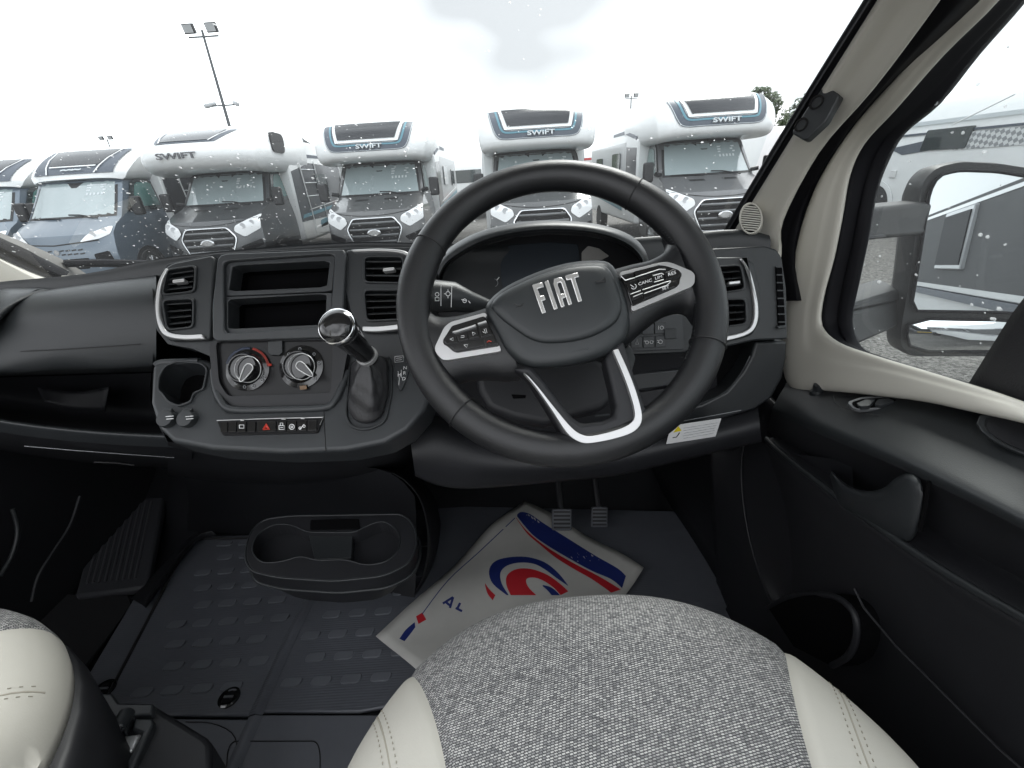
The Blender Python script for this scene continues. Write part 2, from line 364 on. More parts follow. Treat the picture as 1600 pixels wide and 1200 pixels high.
        MB().lathe(fr(0, .79, .07), (0, -1, 0), [(.10, -.05), (.10, 0), (.085, .008)], 24, up=(0, 0, 1)).flat(X, z0+.79, .05).build('badge', M['chrome'], grl)
        hl_ = [(.53, .98), (.56, 1.08), (.86, 1.22), (.965, 1.27), (.98, 1.00), (.70, .86)]
        lowz = [(-.52, .44), (.52, .44), (.44, .28), (-.44, .28)]
        fog = [(.58, .68), (.96, .80), (.97, .68), (.68, .58)]
    else:
        for r_, z in enumerate((.84, .77)):
            sl = MB()
            for k in range(9):
                if k == 4: continue
                a = -.50+.115*k+.02*r_; sl.add([fr(p, q, .005) for p, q in ((a, z), (a+.085, z+.01), (a+.085, z+.035), (a, z+.025))], [(0, 1, 2, 3)])
            sl.build('grille_slot', M['blk'], root, smooth=None)
        o2 = rnd([(-.56, .70), (.56, .70), (.50, .50), (-.50, .50)], .03, 3)
        drp(o2, fr, .006).build('lower_grille', M['blkg'], root, smooth=60)
        MB().lathe(fr(.02, .83, .015), (0, -1, 0), [(.05, -.02), (.05, 0)], 16, up=(0, 0, 1)).build('badge', M['chrome'], root)
        MB().tube([fr(x/10*.78, .955+.005*abs(x), .004) for x in range(-10, 11)], .012, 6).build('bonnet_gap', M['blk'], root)
        hl_ = [(.48, .99), (.62, 1.12), (.86, 1.22), (.95, 1.24), (.965, 1.10), (.80, 1.03)]
        lowz = [(-.5, .40), (.5, .40), (.44, .28), (-.44, .28)]
        fog = [(.66, .76), (.90, .80), (.93, .56), (.66, .58)]
    for s in (-1, 1):
        q = rnd([(s*a, b) for a, b in hl_], .04, 3)
        hh = drp(q, fr, .014).build('headlight', M['lamp'], root, smooth=60)
        c0 = np.mean(q, 0); hb = MB()
        for dx, r_ in ((-.07, .055), (.075, .05)):
            MB().lathe(fr(c0[0]+s*dx, c0[1]+(.0 if dx < 0 else .05), .02), (0, -1, 0), [(r_, 0), (r_, .006), (r_*.8, .004)], 14).build('headlight_bowl', M['lampin'], hh)
        q = rnd([(s*a, b) for a, b in fog], .03, 3)
        drp(q, fr, .007).build('bumper_insert', M['blkg'], root, smooth=60)
        # door mirror on its arm
        mx_ = X+s*1.12
        a = MB().tube([(X+s*.90, Y+1.05, z0+1.50), (X+s*1.02, Y+.98, z0+1.52)], .04, 8).build('mirror_arm', M['blk'], root)
        MB().box((mx_+s*.06, Y+.95, z0+1.56), (.20, .13, .36)).build('mirror', M['blk'], a, bevel=.04, seg=3)
        # side window of the door
        def sx(z): return X+s*(np.interp(z, rz, [r[2] for r in rows])+.018)
        wb = 1.02 if ford else .86
        pts = [(wb+.08, 1.46), (wb+.20, 1.62), (wb+.50, 2.0), (wb+.62, 2.06), (1.92, 2.06), (1.98, 2.0), (1.98, 1.46)]
        sw = MB().add([(sx(b)+s*.006, Y+a_, z0+b) for a_, b in pts], [tuple(range(len(pts)))]).build('door_window', M['wsd'], root, smooth=None)
        ctr = np.mean(pts, 0); p2 = [tuple(ctr+(np.array(q_)-ctr)*.78+np.array((.06, 0))) for q_ in pts]
        MB().add([(sx(b)+s*.010, Y+a_, z0+b) for a_, b in p2], [tuple(range(len(p2)))]).build('window_glass', M['wst'], sw, smooth=None)
        # wheel arch and wheel
        wy, wz_, wr = .98, .36, .345
        arch = [(wy+(wr+.07)*cos(a_), wz_+(wr+.07)*sin(a_)) for a_ in np.linspace(pi*1.06, -.06*pi, 20)]
        SW(m_ := MB(), arch, X+s*1.012, -s*.03); m_.build('wheel_arch', M['blk'], root, smooth=None)
        wheel(root, X+s*1.03, Y+wy, z0+wz_, wr, s)
    q = rnd(lowz, .03, 3); drp(q, fr, .008).build('lower_grille', M['blkg'], root, smooth=60)
    pl = MB().box(fr(0, .43, .02), (.50, .012, .11)).build('number_plate', M['platew'], root)
    text('NEW', 'plate_lettering', M['letter'], pl, fr(0, .43, .028), (1, 0, 0), (0, 0, 1), .06, bold=.02)
    if ford:
        for a in (-.32, .30):
            MB().rings([[fr(a-.14+.07*k, z, .006) for z in (1.365, 1.395)] for k in range(5)], cap=False, wrap=False).build('bonnet_slot', M['blk'], root, smooth=None)
        MB().tube([fr(x/10*.95, 1.10+.115*abs(x/10)**2, .003) for x in range(-10, 11)], .007, 5).build('bonnet_gap', M['blk'], root)
        if True:
            R = [[fr(-.93+1.86*k/12, z, .006) for k in range(13)] for z in (.47, .40)]
            MB().rings(R, cap=False, wrap=False).build('bumper', M['silv'], root, smooth=60)
    # ---- the coachbuilt pod over the cab
    if pod == 'flat':
        PR = [(2.0, 2.11, .90), (.90, 2.10, .95), (.62, 2.13, 1.04), (.53, 2.22, 1.09), (.56, 2.40, 1.12), (.70, 2.60, 1.13), (.88, 2.74, 1.10), (1.15, 2.84, 1.07), (1.5, 2.87, 1.05), (2.1, 2.78, 1.05), (3.0, 2.62, 1.06)]; pc = .30
        ztop = 2.62
    elif pod == 'bulb':
        PR = [(2.0, 2.12, .95), (.85, 2.08, 1.0), (.42, 2.13, 1.08), (.26, 2.26, 1.13), (.24, 2.42, 1.15), (.40, 2.58, 1.16), (.85, 2.78, 1.14), (1.3, 2.90, 1.10), (1.8, 2.98, 1.08), (2.5, 2.93, 1.08), (3.6, 2.72, 1.10)]; pc = .36
        ztop = 2.72
    else:
        PR = [(1.9, 2.10, .86), (1.12, 2.10, .88), (1.08, 2.16, .95), (1.16, 2.28, 1.0), (1.45, 2.48, 1.03), (1.85, 2.66, 1.03), (2.3, 2.75, 1.04), (3.0, 2.78, 1.04)]; pc = .16
        ztop = 2.78
    dense = crom(PR, 3)
    def pf(x, z, off=0):
        Z = []; Yv = []; H = []
        for q_ in dense[3:]:
            if not Z or q_[1] > Z[-1]: Z.append(q_[1]); Yv.append(q_[0]); H.append(q_[2])
            elif q_[1] > 2.6: break
        y = np.interp(z, Z, Yv); hw = np.interp(z, Z, H); u = min(1, abs(x)/hw)
        return (X+x, Y+y+pc*u**4-off, z0+z+off*.5)
    G = []
    for (y, z, hw) in dense:
        G.append([(X-hw-.01, Y+max(3.1, y+.1), z0+z)]+[(X+hw*u, Y+y+pc*abs(u)**4, z0+z-.05*abs(u)**6) for u in us]+[(X+hw+.01, Y+max(3.1, y+.1), z0+z)])
    pd = MB().rings(G, cap=False, wrap=False).build('overcab_pod' if pod != 'low' else 'cab_roof_cap', M['white'], root, smooth=50)
    def band(name, ptsz, m, off, par=pd):
        """outline in (x,z) draped on the pod front as a strip of quads: ptsz = list of (xa,za,xb,zb)"""
        R = []
        for xa, za, xb, zb in ptsz:
            R.append([pf(xa+(xb-xa)*k/4, za+(zb-za)*k/4, off) for k in range(5)])
        return MB().rings(R, cap=False, wrap=False).build(name, m, par, smooth=60)
    def rectz(name, z_a, z_b, wa, wb, m, off, sh=0, nz_=5, nx=10):
        R = []
        for i in range(nz_+1):
            t = i/nz_; z = z_a+(z_b-z_a)*t; w_ = wa+(wb-wa)*t; R.append([pf(sh-w_+2*w_*j/nx, z, off) for j in range(nx+1)])
        return MB().rings(R, cap=False, wrap=False).build(name, m, pd, smooth=60)
    if pod == 'flat':
        OP = crom([(-.92, 2.77), (-.87, 2.56), (-.80, 2.36), (-.68, 2.27), (-.35, 2.262), (0, 2.26), (.35, 2.262), (.68, 2.27), (.80, 2.36), (.87, 2.56), (.92, 2.77)], 3)
        IP = crom([(-.72, 2.77), (-.68, 2.60), (-.635, 2.46), (-.56, 2.41), (-.3, 2.41), (0, 2.41), (.3, 2.41), (.56, 2.41), (.635, 2.46), (.68, 2.60), (.72, 2.77)], 3)
        def U(t0, t1, m, off, nm): return band(nm, [(*(a_+(b_-a_)*t0), *(a_+(b_-a_)*t1)) for a_, b_ in zip(OP, IP)], m, off)
        U(0, 1, M['navy'], .008, 'decal'); U(.66, .86, M['teal'], .014, 'decal_stripe'); U(.05, .10, M['pale'], .014, 'decal_line')
        rectz('skylight_rim', 2.42, 2.78, .62, .72, M['white'], .022)
        rectz('skylight', 2.47, 2.77, .565, .66, M['sky'], .032)
        text('SWIFT', 'lettering', M['pale'], pd, pf(.05, 2.33, .03), (1, 0, 0), (0, .3, 1), .075, ext=.02, sx=1.7, bold=.02)
    elif pod == 'bulb':
        rectz('decal', 2.60, 2.84, .60, .80, M['navy'], .012, -.12); rectz('skylight', 2.63, 2.85, .50, .60, M['sky'], .024, -.12)
        for s_ in (-1, 1): band('decal_line', [(-.12+s_*(.47+.2*t), 2.61+.22*t, -.12+s_*(.50+.2*t), 2.61+.22*t) for t in (0, .5, 1)], M['white'], .032)
        text('SWIFT', 'lettering', M['letter'], pd, pf(-.2, 2.36, .02), (1, 0, 0), (0, .0, 1), .10, ext=.01, sx=1.9, bold=.02)
        for s_ in (-1, 1):
            q = rnd([(1.25, 2.42), (1.85, 2.40), (1.92, 2.78), (1.32, 2.80)], .14, 4)
            SW(m_ := MB(), q, X+s_*1.19, -s_*.10); m_.build('pod_window', M['blk'], pd)
    else:
        rectz('decal', 2.20, 2.66, .80, .84, M['navy'], .012); rectz('skylight', 2.36, 2.66, .50, .66, M['sky'], .022)
        for s_ in (-1, 1): band('decal_line', [(s_*(.46+.22*t), 2.20+.46*t, s_*(.49+.22*t), 2.20+.46*t) for t in (0, .3, .6, 1)], M['white'], .032)
        band('decal_line', [(-.47+.094*k, 2.325, -.47+.094*k, 2.345) for k in range(11)], M['white'], .032)
        band('lettering', [(-.2+.06*k, 2.255+.01*(k % 2), -.2+.06*k, 2.275+.01*(k % 2)) for k in range(8)], M['pale'], .034)
    # ---- house body behind the cab
    hb_ = ztop; y1 = 7.2; hx = 1.12
    prof_ = [(2.0, .50), (y1, .50), (y1, hb_-.25), (y1-.3, hb_), (2.95, hb_), (2.0, 2.2)]
    cb = MB().prism([(X-hx, Y+a, z0+b) for a, b in prof_], (2*hx, 0, 0)).build('coach_body', M['white'], root, bevel=.05, seg=3)
    for s in (-1, 1):
        mm = M[sidem]; xx = X+s*(hx+.004)
        dp = [(2.03, .95), (y1-.1, .95), (y1-.1, 2.15), (3.2, 2.25), (2.05, 2.05)] if sidem == 'side' else [(2.03, .95), (2.9, .95), (2.9, 2.1), (2.05, 2.05)]
        SW(m_ := MB(), dp, xx, -s*.02); m_.build('side_panel', M['side'], cb, smooth=None)
        if sidem != 'side':
            SW(m_ := MB(), [(2.95, .95), (y1-.1, .95), (y1-.1, 2.2), (2.95, 2.2)], X+s*(hx+.003), -s*.02); m_.build('side_panel', M['silv'], cb, smooth=None)
        for y_, h_ in ((3.4, 1.55), (5.4, 1.5)):
            q = rnd([(y_, h_), (y_+.8, h_), (y_+.8, h_+.45), (y_, h_+.45)], .06, 3); SW(m_ := MB(), q, X+s*(hx+.03), -s*.03); m_.build('side_window', M['wsd'], cb)
        for k, (za, zb, cm) in enumerate(((1.02, 1.10, 'teal'), (1.18, 1.20, 'white'), (.72, .90, 'teal'))):
            SW(m_ := MB(), [(2.1+.5*k, za), (y1-.3, za+.25), (y1-.3, zb+.25), (2.2+.5*k, zb)], X+s*(hx+.010+.003*k), -s*.012); m_.build('stripe', M[cm], cb, smooth=None)
        if sidem == 'side':
            for yy in (2.55, 3.5): MB().tube([(X+s*(hx+.02), Y+yy, z0+2.3), (X+s*(hx+.02), Y+yy+.2, z0+.75)], .014, 6).build('white_side_line', M['white'], cb)  # thin white lines running down the dark side
            for k in range(3): MB().tube([(X+s*(hx+.02), Y+2.6, z0+1.5+.3*k), (X+s*(hx+.02), Y+3.5, z0+1.5+.3*k)], .010, 6).build('trim_line', M['pale'], cb)
            SW(m_ := MB(), [(2.7, .55), (3.9, .6), (3.9, .85), (2.7, .75)], X+s*(hx+.016), -s*.02); m_.build('locker_door', M['white'], cb)
        SW(m_ := MB(), [(2.06, 2.26), (3.0, 2.44), (4.2, 2.44), (4.2, 2.38), (3.0, 2.36), (2.1, 2.2)], X+s*(hx+.006), -s*.01); m_.build('trim_line', M['navy'], cb, smooth=None)
    MB().lathe((X-hx-.01, Y+5.8, z0+.36), (-1, 0, 0), [(.34, -.2), (.34, 0), (.2, .0)], 20).build('rear_wheel', M['tyre'], root)
    MB().lathe((X+hx+.01, Y+5.8, z0+.36), (1, 0, 0), [(.34, -.2), (.34, 0), (.2, .0)], 20).build('rear_wheel', M['tyre'], root)
    return root
motorhome('blue grey motorhome with sloping white roof cap cut off by the left edge', -11.6, 9.9, M['blue'], 'fiat', 'low', 'side')
motorhome('blue grey low profile motorhome with slim headlights, second from left', -8.6, 9.0, M['blue'], 'fiat', 'low', 'side')
motorhome('dark grey motorhome with bulging white pod lettered SWIFT below its roof window', -5.9, 9.4, M['grey'], 'ford', 'bulb', 'side')
motorhome('dark grey motorhome with teal edged skylight, just left of the steering wheel', -2.56, 9.4, M['grey2'], 'ford', 'flat', 'silv')
motorhome('mid grey motorhome half hidden behind the top of the steering wheel', .78, 8.8, M['grey2'], 'ford', 'flat', 'silv')
motorhome('pale grey motorhome beside the right windscreen pillar, trees above it', 4.12, 8.6, M['grey3'], 'ford', 'flat', 'silv')
# vehicles farther back, seen in the gaps
def back_van(label, x, y, L_, hgt, w_=2.2, stripe=None, txt=None):
    r = thing('parked_camper', label, 'camper'); z0 = gz(x, y)
    pr = rnd([(0, .45), (L_, .45), (L_, hgt-.5), (L_-.6, hgt), (.7, hgt), (0, hgt-.6)], .25, 4)
    b = MB().prism([(x-w_/2, y+a, z0+c) for a, c in pr], (w_, 0, 0)).build('body', M['white'], r, bevel=.05)
    MB().box((x, y-.012, z0+1.75), (w_*.7, .03, .5)).build('window', M['wsd'], r, bevel=.02)
    MB().box((x, y-.014, z0+.62), (w_*.92, .05, .22)).build('bumper', M['silv'], r, bevel=.02)
    for s in (-1, 1):
        MB().box((x+s*w_*.4, y-.02, z0+.95), (.16, .05, .35)).build('tail_light', M['red'], r, bevel=.01)
        MB().lathe((x+s*(w_/2-.02), y+1.4, z0+.34), (s, 0, 0), [(.33, -.2), (.33, .02), (.2, .02)], 20).build('wheel', M['tyre'], r)
    if stripe:
        MB().box((x, y-.015, z0+hgt-.72), (w_*.9, .04, .1)).build('stripe', M['red'], r); MB().box((x, y-.02, z0+hgt-1.0), (w_*.8, .04, .3)).build('dark_panel', M['side'], r)
    return r
back_van('plain white camper seen in the gap left of the steering wheel', -1.5, 21, 5, 2.75)
back_van('white camper with red roof line in the gap right of the wheel top', 4.6, 24, 5, 2.9, 2.3, True)
back_van('white camper farther back beside the red lined camper', 7.6, 27, 5, 2.6)
back_van('pale camper roof glimpsed between last motorhome and pillar', 11.0, 17, 5, 2.7)
# big white motorhome alongside on the right
def side_home():
    r = thing('motorhome', 'large white motorhome with chequered side band parked beyond the door mirror', 'motorhome'); X = 9.0; z = GZ
    def sec(y, s=1): return [(X+.25*(1-s), y, z+.62), (X, y, z+.75), (X-.02, y, z+1.6), (X+.02, y, z+2.2), (X+.14, y, z+2.58), (X+.45, y, z+2.78), (X+1.1, y, z+2.88), (X+2.2, y, z+2.8), (X+2.3, y, z+.6)]
    MB().rings([sec(y) for y in (1.0, 3, 6, 9, 11, 12.5)], wrap=True).build('body', M['white'], r, smooth=50)
    # A-class nose
    MB().rings([[(a+.5*t*t, 12.5+b*1.4, c) for a, b, c in [(q[0], t, z+.62+(q[2]-z-.62)*(1-.25*t*t)) for q in sec(0)]] for t in (0, .3, .6, .8, 1)], wrap=True).build('nose', M['white'], r, smooth=60)
    for yz_, m_, o, nm in (([(4, 2.20), (12.3, 2.20), (12.3, 2.27), (4, 2.27)], 'pale', .03, 'trim_line'), ([(4, 2.02), (12.0, 2.02), (12.2, 2.06), (4, 2.06)], 'navy', .028, 'trim_line')):
        sidewall(q := MB(), [(a, z+b) for a, b in yz_], X-o, .02); q.build(nm, M[m_], r, smooth=None)
    cm = bpy.data.materials.new('chequer_decal'); cm.use_nodes = True; t = cm.node_tree; b = t.nodes['Principled BSDF']
    c = N(t, 'ShaderNodeTexCoord'); mp = N(t, 'ShaderNodeMapping'); mp.inputs['Rotation'].default_value = (.6, 0, 0); ck = N(t, 'ShaderNodeTexChecker'); ck.inputs['Scale'].default_value = 14
    ck.inputs[1].default_value = (.25, .26, .27, 1); ck.inputs[2].default_value = (.62, .63, .63, 1); t.links.new(c.outputs['Object'], mp.inputs[0]); t.links.new(mp.outputs[0], ck.inputs[0]); t.links.new(ck.outputs[0], b.inputs[0])
    sidewall(q := MB(), [(4, z+1.78), (9.6, z+1.70), (9.8, z+2.0), (4, z+2.0)], X-.03, .02); q.build('chequered_band', cm, r, smooth=None)
    sidewall(q := MB(), [(9.9, z+1.74), (10.8, z+1.66), (11.2, z+1.80), (10.2, z+1.92)], X-.03, .02); q.build('decal', M['navy'], r, smooth=None)
    for a in (9.35,):
        q = rnd([(a, z+1.72), (a+1.0, z+1.72), (a+.95, z+2.10), (a-.05, z+2.10)], .03, 3); sidewall(m2 := MB(), q, X-.05, .05); m2.build('window', M['wsd'], r, smooth=None, bevel=.01)
    MB().tube([(X-.2, 8.6, z+2.5), (X-.2, 9.6, z+2.14)], .012, 6).build('window_stay', M['white'], r)
    MB().box((X-.03, 10.9, z+1.28), (.03, .16, .16)).build('socket_cover', M['platew'], r, bevel=.01)
    ar = [(11.3+.50*cos(t), z+.55+.5*sin(t)) for t in np.linspace(pi, 0, 20)]
    sidewall(q := MB(), [(11.3+.60*cos(t), z+.55+.6*sin(t)) for t in np.linspace(pi, 0, 20)], X-.04, .02); q.build('arch_trim', M['white'], r)
    sidewall(q := MB(), ar, X-.05, .02); q.build('wheel_arch', M['blk'], r)
    MB().lathe((X-.02, 11.3, z+.36), (-1, 0, 0), [(.36, -.2), (.36, .04), (.2, .04)], 24).build('wheel', M['tyre'], r)
side_home()
# floodlight masts
def mast(label, px, py0, py1, y, arms=True):
    a = P(px, py0, y=y); top = P(px, py1, y=y)[2]; r = thing('floodlight_mast', label, 'floodlight mast', (a[0], y, gz(a[0], y)))
    x = a[0]; b = gz(x, y)
    MB().lathe((x, y, b), (0, 0, 1), [(.11, 0), (.10, 1), (.055, top-b)], 12).build('pole', M['steel'], r)
    MB().box((x, y, top-.25), (1.4, .06, .06)).build('crossbar', M['steel'], r)
    for s in (-1, 1):
        q = MB().box((x+s*.52, y-.1, top+.05), (.50, .18, .38), Matrix.Rotation(.35, 3, 'X')).build('floodlight', M['blk'], r, bevel=.02)
        MB().box((x+s*.52, y-.23, top+.02), (.42, .03, .30), Matrix.Rotation(.35, 3, 'X')).build('lens', M['silv'], q)
    if arms:
        c_ = P(345, 165, y=y)[2]
        MB().box((x, y, c_), (1.3, .06, .06)).build('crossbar', M['steel'], r)
        for s in (-1, 1): MB().lathe((x+s*.62, y, c_+.05), (s*.6, -.7, -.25), [(.1, -.25), (.11, .25), (.08, .3)], 10).build('camera', M['silv'], r)
mast('tall floodlight mast with two cameras, standing above the vans on the left', 345, 150, 45, 26)
mast('distant floodlight mast above the blue grey motorhome', 172, 230, 216, 60, False)
mast('small distant floodlight mast left of the pale grey motorhome', 985, 180, 150, 60, False)
# trees on the right horizon: trunk, limbs and thousands of small leaves
def leafmat(n, c): return mat(n, c, .6, var=(.6, .35))
def tree(label, x, y, hgt, rad, seed):
    rn = random.Random(seed); r = thing('tree', label, 'tree', (x, y, GZ), 'trees beyond the yard'); m = MB()
    m.tube([(x, y, GZ), (x+.1, y, GZ+hgt*.4), (x-.1, y, GZ+hgt*.8)], [.3, .22, .08], 8)
    for k in range(9):
        a = rn.random()*6.28; m.tube([(x, y, GZ+hgt*(.35+.04*k)), (x+cos(a)*rad*.7, y+sin(a)*rad*.7, GZ+hgt*(.6+.04*k))], [.1, .03], 6)
    m.build('trunk', M['bark'], r); vs = MB()
    cl = [(x+rn.gauss(0, rad*.42), y+rn.gauss(0, rad*.42), GZ+hgt*.62+rn.gauss(0, hgt*.15), rad*rn.uniform(.25, .45)) for _ in range(26)]
    for cx, cy_, cz, cr_ in cl:
        for _ in range(420):
            d = Vector((rn.gauss(0, 1), rn.gauss(0, 1), rn.gauss(0, 1))).normalized()*cr_*rn.uniform(.6, 1.05); p = Vector((cx, cy_, cz))+d
            u = Vector((rn.gauss(0, 1), rn.gauss(0, 1), rn.gauss(0, 1))).normalized(); v = u.orthogonal().normalized(); s = rn.uniform(.10, .2)
            vs.add([p-u*s, p+v*s*.6, p+u*s, p-v*s*.6], [(0, 1, 2, 3)])
    vs.build('crown', leafmat('leaves', (.05, .075, .03)), r, smooth=None, fix=False)
ta = P(1172, 175, y=34); tree('round dark tree above the pale grey motorhome', ta[0], 34, 5.5, 1.7, 3)
tb = P(1225, 195, y=36); tree('spreading tree close to the right windscreen pillar', tb[0]+.8, 36, 4.6, 2.8, 5)
# ================================================================= CAB INTERIOR
D = dict(
    rub2=mat('smooth_mat_rubber', (.125, .132, .150), .42, bump=(150, .1, .0006), var=(4, .12)), swp=mat('panel_gloss', (.012, .012, .013), .3, spec=.25),
    pad=mat('dash_plastic', (.020, .0225, .0245), .42, spec=.5, bump=(900, .55, .0004), var=(6, .10)),
    fas=mat('fascia_plastic', (.030, .033, .036), .42, spec=.55, bump=(900, .45, .0004), var=(6, .08)),
    drk=mat('dark_plastic', (.0155, .016, .0185), .5, spec=.42, bump=(700, .25, .0004), var=(5, .15)),
    gls=mat('gloss_black', (.012, .012, .013), .12, coat=.5), hole=mat('recess_black', (.004, .004, .0045), .9, spec=.05),
    lea=mat('wheel_leather', (.0125, .013, .0145), .38, spec=.5, bump=(1100, .6, .0005)), hub=mat('hub_plastic', (.022, .025, .027), .42, spec=.5, bump=(1500, .2, .0003)),
    sil=mat('satin_silver', (.60, .60, .60), .3, metal=.6), chr=mat('bright_chrome', (.85, .85, .86), .08, metal=1),
    wht=mat('white_print', (.75, .75, .75), .5), dim=mat('dim_print', (.30, .31, .32), .5), redp=mat('red_print', (.55, .05, .03), .5),
    orp=mat('orange_print', (.5, .22, .03), .5), crm=mat('cream_trim', (.57, .55, .49), .55, bump=(700, .12, .0004), var=(3, .03)),
    gray=mat('gauge_grey', (.36, .35, .33), .5), slate=mat('screen_slate', (.040, .048, .058), .25),
    rub=mat('mat_rubber', (.098, .104, .120), .40, bump=(120, .1, .0006), var=(4, .14)), groove=mat('groove', (.012, .012, .013), .7),
    gai=mat('gaiter_leather', (.022, .022, .024), .38, bump=(260, .6, .0008)),
    seal=mat('rubber_seal', (.006, .006, .008), .6, spec=.15), yel=mat('yellow_print', (.75, .6, .02), .5), belt=mat('belt_webbing', (.016, .016, .018), .8, bump=(420, .8, .001)),
)
def pln(px, py, tilt, yaw=0, **k):
    o = P(px, py, **k); n = np.array([sin(radians(yaw))*cos(radians(tilt)), -cos(radians(yaw))*cos(radians(tilt)), sin(radians(tilt))]); return (o, n)
def off(pl, d): return (pl[0]+pl[1]*d, pl[1])
def plate(name, px, pl, d, m, par, o=0, bev=.0015, r=0, back=None, smooth=35, seg=2):
    """outline seen in the photo, standing on plane pl lifted by o, d metres thick"""
    if r: px = rnd(px, r)
    q = off(pl, o); return MB().prism(on(px, q), -np.array(pl[1])*d).build(name, m, par, bevel=bev, smooth=smooth, seg=seg)
def ring(name, A, B, pl, d, m, par, o=0, n=72, bev=.001, ra=0, rb=0, c=None):
    A = rnd(A, ra) if ra else A; B = rnd(B, rb) if rb else B; c = c if c is not None else np.mean(np.array(B), 0)
    q = off(pl, o); return MB().frame(on(resamp(A, n, c), q), on(resamp(B, n, c), q), -np.array(pl[1])*d).build(name, m, par, bevel=bev)
def line(name, px, pl, w_, m, par, o=.0005, h=.0006, closed=False):
    """thin drawn or cut line of real width w_"""
    q = on(px, off(pl, o)); return MB().tube(q, w_/2, 6, closed=closed, upv=pl[1]).build(name, m, par, smooth=60)
def lines(name, paths, pl, w_, m, par, o=.0005):
    mb = MB()
    for p in paths: mb.tube(on(p, off(pl, o)), w_/2, 5, upv=pl[1])
    return mb.build(name, m, par, smooth=60)
def vent(par, quad, pl, ns, knob=None, cutb=(), name='air_vent', depth=.045, rim=.88, r=8, tilt_lines=None):
    """louvred outlet: rim, dark duct, slats"""
    c = np.mean(np.array(quad), 0); inner = [tuple(c+(np.array(q)-c)*rim) for q in quad]
    v = ring(name, quad, inner, pl, .012, D['pad'], par, .002, ra=r, rb=r*.8)
    for body in cutb: cut(body, MB().prism([p_+pl[1]*.03 for p_ in on(rnd(inner, r*.8), pl)], -np.array(pl[1])*(depth+.03)))
    MB().prism(on([tuple(c+(np.array(q)-c)*1.0) for q in quad], off(pl, -depth+.002)), -np.array(pl[1])*.004).build('duct_back', D['hole'], v, smooth=None)
    q2_ = off(pl, -.010); lp = rnd([tuple(c+(np.array(q)-c)*(rim+.005)) for q in quad], r*.8); A_ = on(lp, off(pl, -.004)); B_ = [p_-pl[1]*(depth-.007) for p_ in A_]; MB().rings([A_, B_], cap=False).build('duct', D['hole'], v, smooth=60)
    tl, tr, br, bl = [np.array(x, float) for x in inner]
    for k in range(ns):
        t = (k+.75)/(ns+.5); a = tl+(bl-tl)*t; b = tr+(br-tr)*t; a2 = a+(b-a)*.03; b2 = a+(b-a)*.97
        s0 = on([a2, b2], off(pl, -.004)); s1 = on([a2+(0, -2), b2+(0, -2)], off(pl, -.011))
        MB().add([s0[0], s0[1], s1[1], s1[0]], [(0, 1, 2, 3)]).build('slat', D['pad'], v, smooth=None, solid=.0016)
    if knob: plate('vent_tab', [(knob[0]-9, knob[1]-1), (knob[0]+9, knob[1]-3), (knob[0]+9, knob[1]+2), (knob[0]-9, knob[1]+4)], pl, .012, D['sil'], v, .004, .001, 2)
    return v
dash = thing('dashboard', 'charcoal dashboard across the cab with empty radio slots and round heater knobs', 'dashboard', (-.36, .8, -.5))
PS = (np.array([-.36, .74, -.095]), np.array([0, -cos(radians(32)), sin(radians(32))]))     # centre stack face
PL = pln(435, 632, 50, pl=PS); PR = pln(1180, 450, 20, -8, y=.72)
# --- top pad, from the crest down to the foot of the windscreen
crest = [(-1.32, .80, -.17), (-1.15, .83, -.14), (-.95, .83, -.125), (-.75, .82, -.118), (-.60, .81, -.100), (-.45, .80, -.093), (-.25, .80, -.093), (-.1, .80, -.105), (.1, .84, -.12), (.3, .84, -.12), (.42, .82, -.115), (.47, .80, -.125)]
G = [[(x, y-.05, z-.10) for x, y, z in crest], [(x, y-.012, z-.03) for x, y, z in crest], crest, [(x, y+.03, z-.004) for x, y, z in crest], [(x, .98+.10*(1-((x+.4)/.95)**2), -.19) for x, y, z in crest], [(x, 1.12+.12*(1-((x+.4)/.95)**2), -.30) for x, y, z in crest], [(x, 1.14+.12*(1-((x+.4)/.95)**2), -.42) for x, y, z in crest]]
surf(G, 4, 4).build('top_pad', D['pad'], dash, smooth=60)
# --- passenger side: airbag pad, shelf and lip
def row(pts, y): return [P(a, b, y=y) for a, b in pts]
cr_ = [(-70, 500), (-30, 478), (8, 466), (50, 458), (100, 450), (170, 440), (244, 430)]
G = [row([(a, b-2) for a, b in cr_], .86), row(cr_, .80)]
for k, (dy, y) in enumerate(((14, .765), (40, .735), (80, .715), (106, .708), (124, .712), (134, .73))):
    G.append([P(a, min(b+dy*(1+(.13 if b < 445 else 0)), 586-(a+70)*.04+k-5) if k > 2 else b+dy, y=y) for a, b in cr_])
G.append(row([(a, 588-(a+70)*.03) for a, b in cr_], .80)); G.append(row([(a, 590-(a+70)*.03) for a, b in cr_], .95))
G = [[np.array([-1.27, r[0][1], r[0][2]])]+list(r) for r in G]
surf(G, 4, 3).build('airbag_pad', D['pad'], dash, smooth=60)
PA = (P(120, 545, y=.713)+np.array([0, -.002, 0]), np.array([0, -.99, .12]))
line('pad_seam', [(32, 549), (80, 547), (150, 543), (218, 538)], PA, .0016, D['groove'], dash, .0045)
# end cap arch at far left
surf([[P(-60, 470, y=.80), P(0, 452, y=.82), P(40, 446, y=.84), P(95, 441, y=.86)], [P(-60, 500, y=.74), P(-8, 470, y=.76), P(36, 457, y=.79), P(95, 448, y=.83)], [P(-60, 560, y=.70), P(-25, 510, y=.71), P(10, 480, y=.745), P(60, 462, y=.80)]]).build('end_cap', D['pad'], dash, smooth=60, solid=.01)
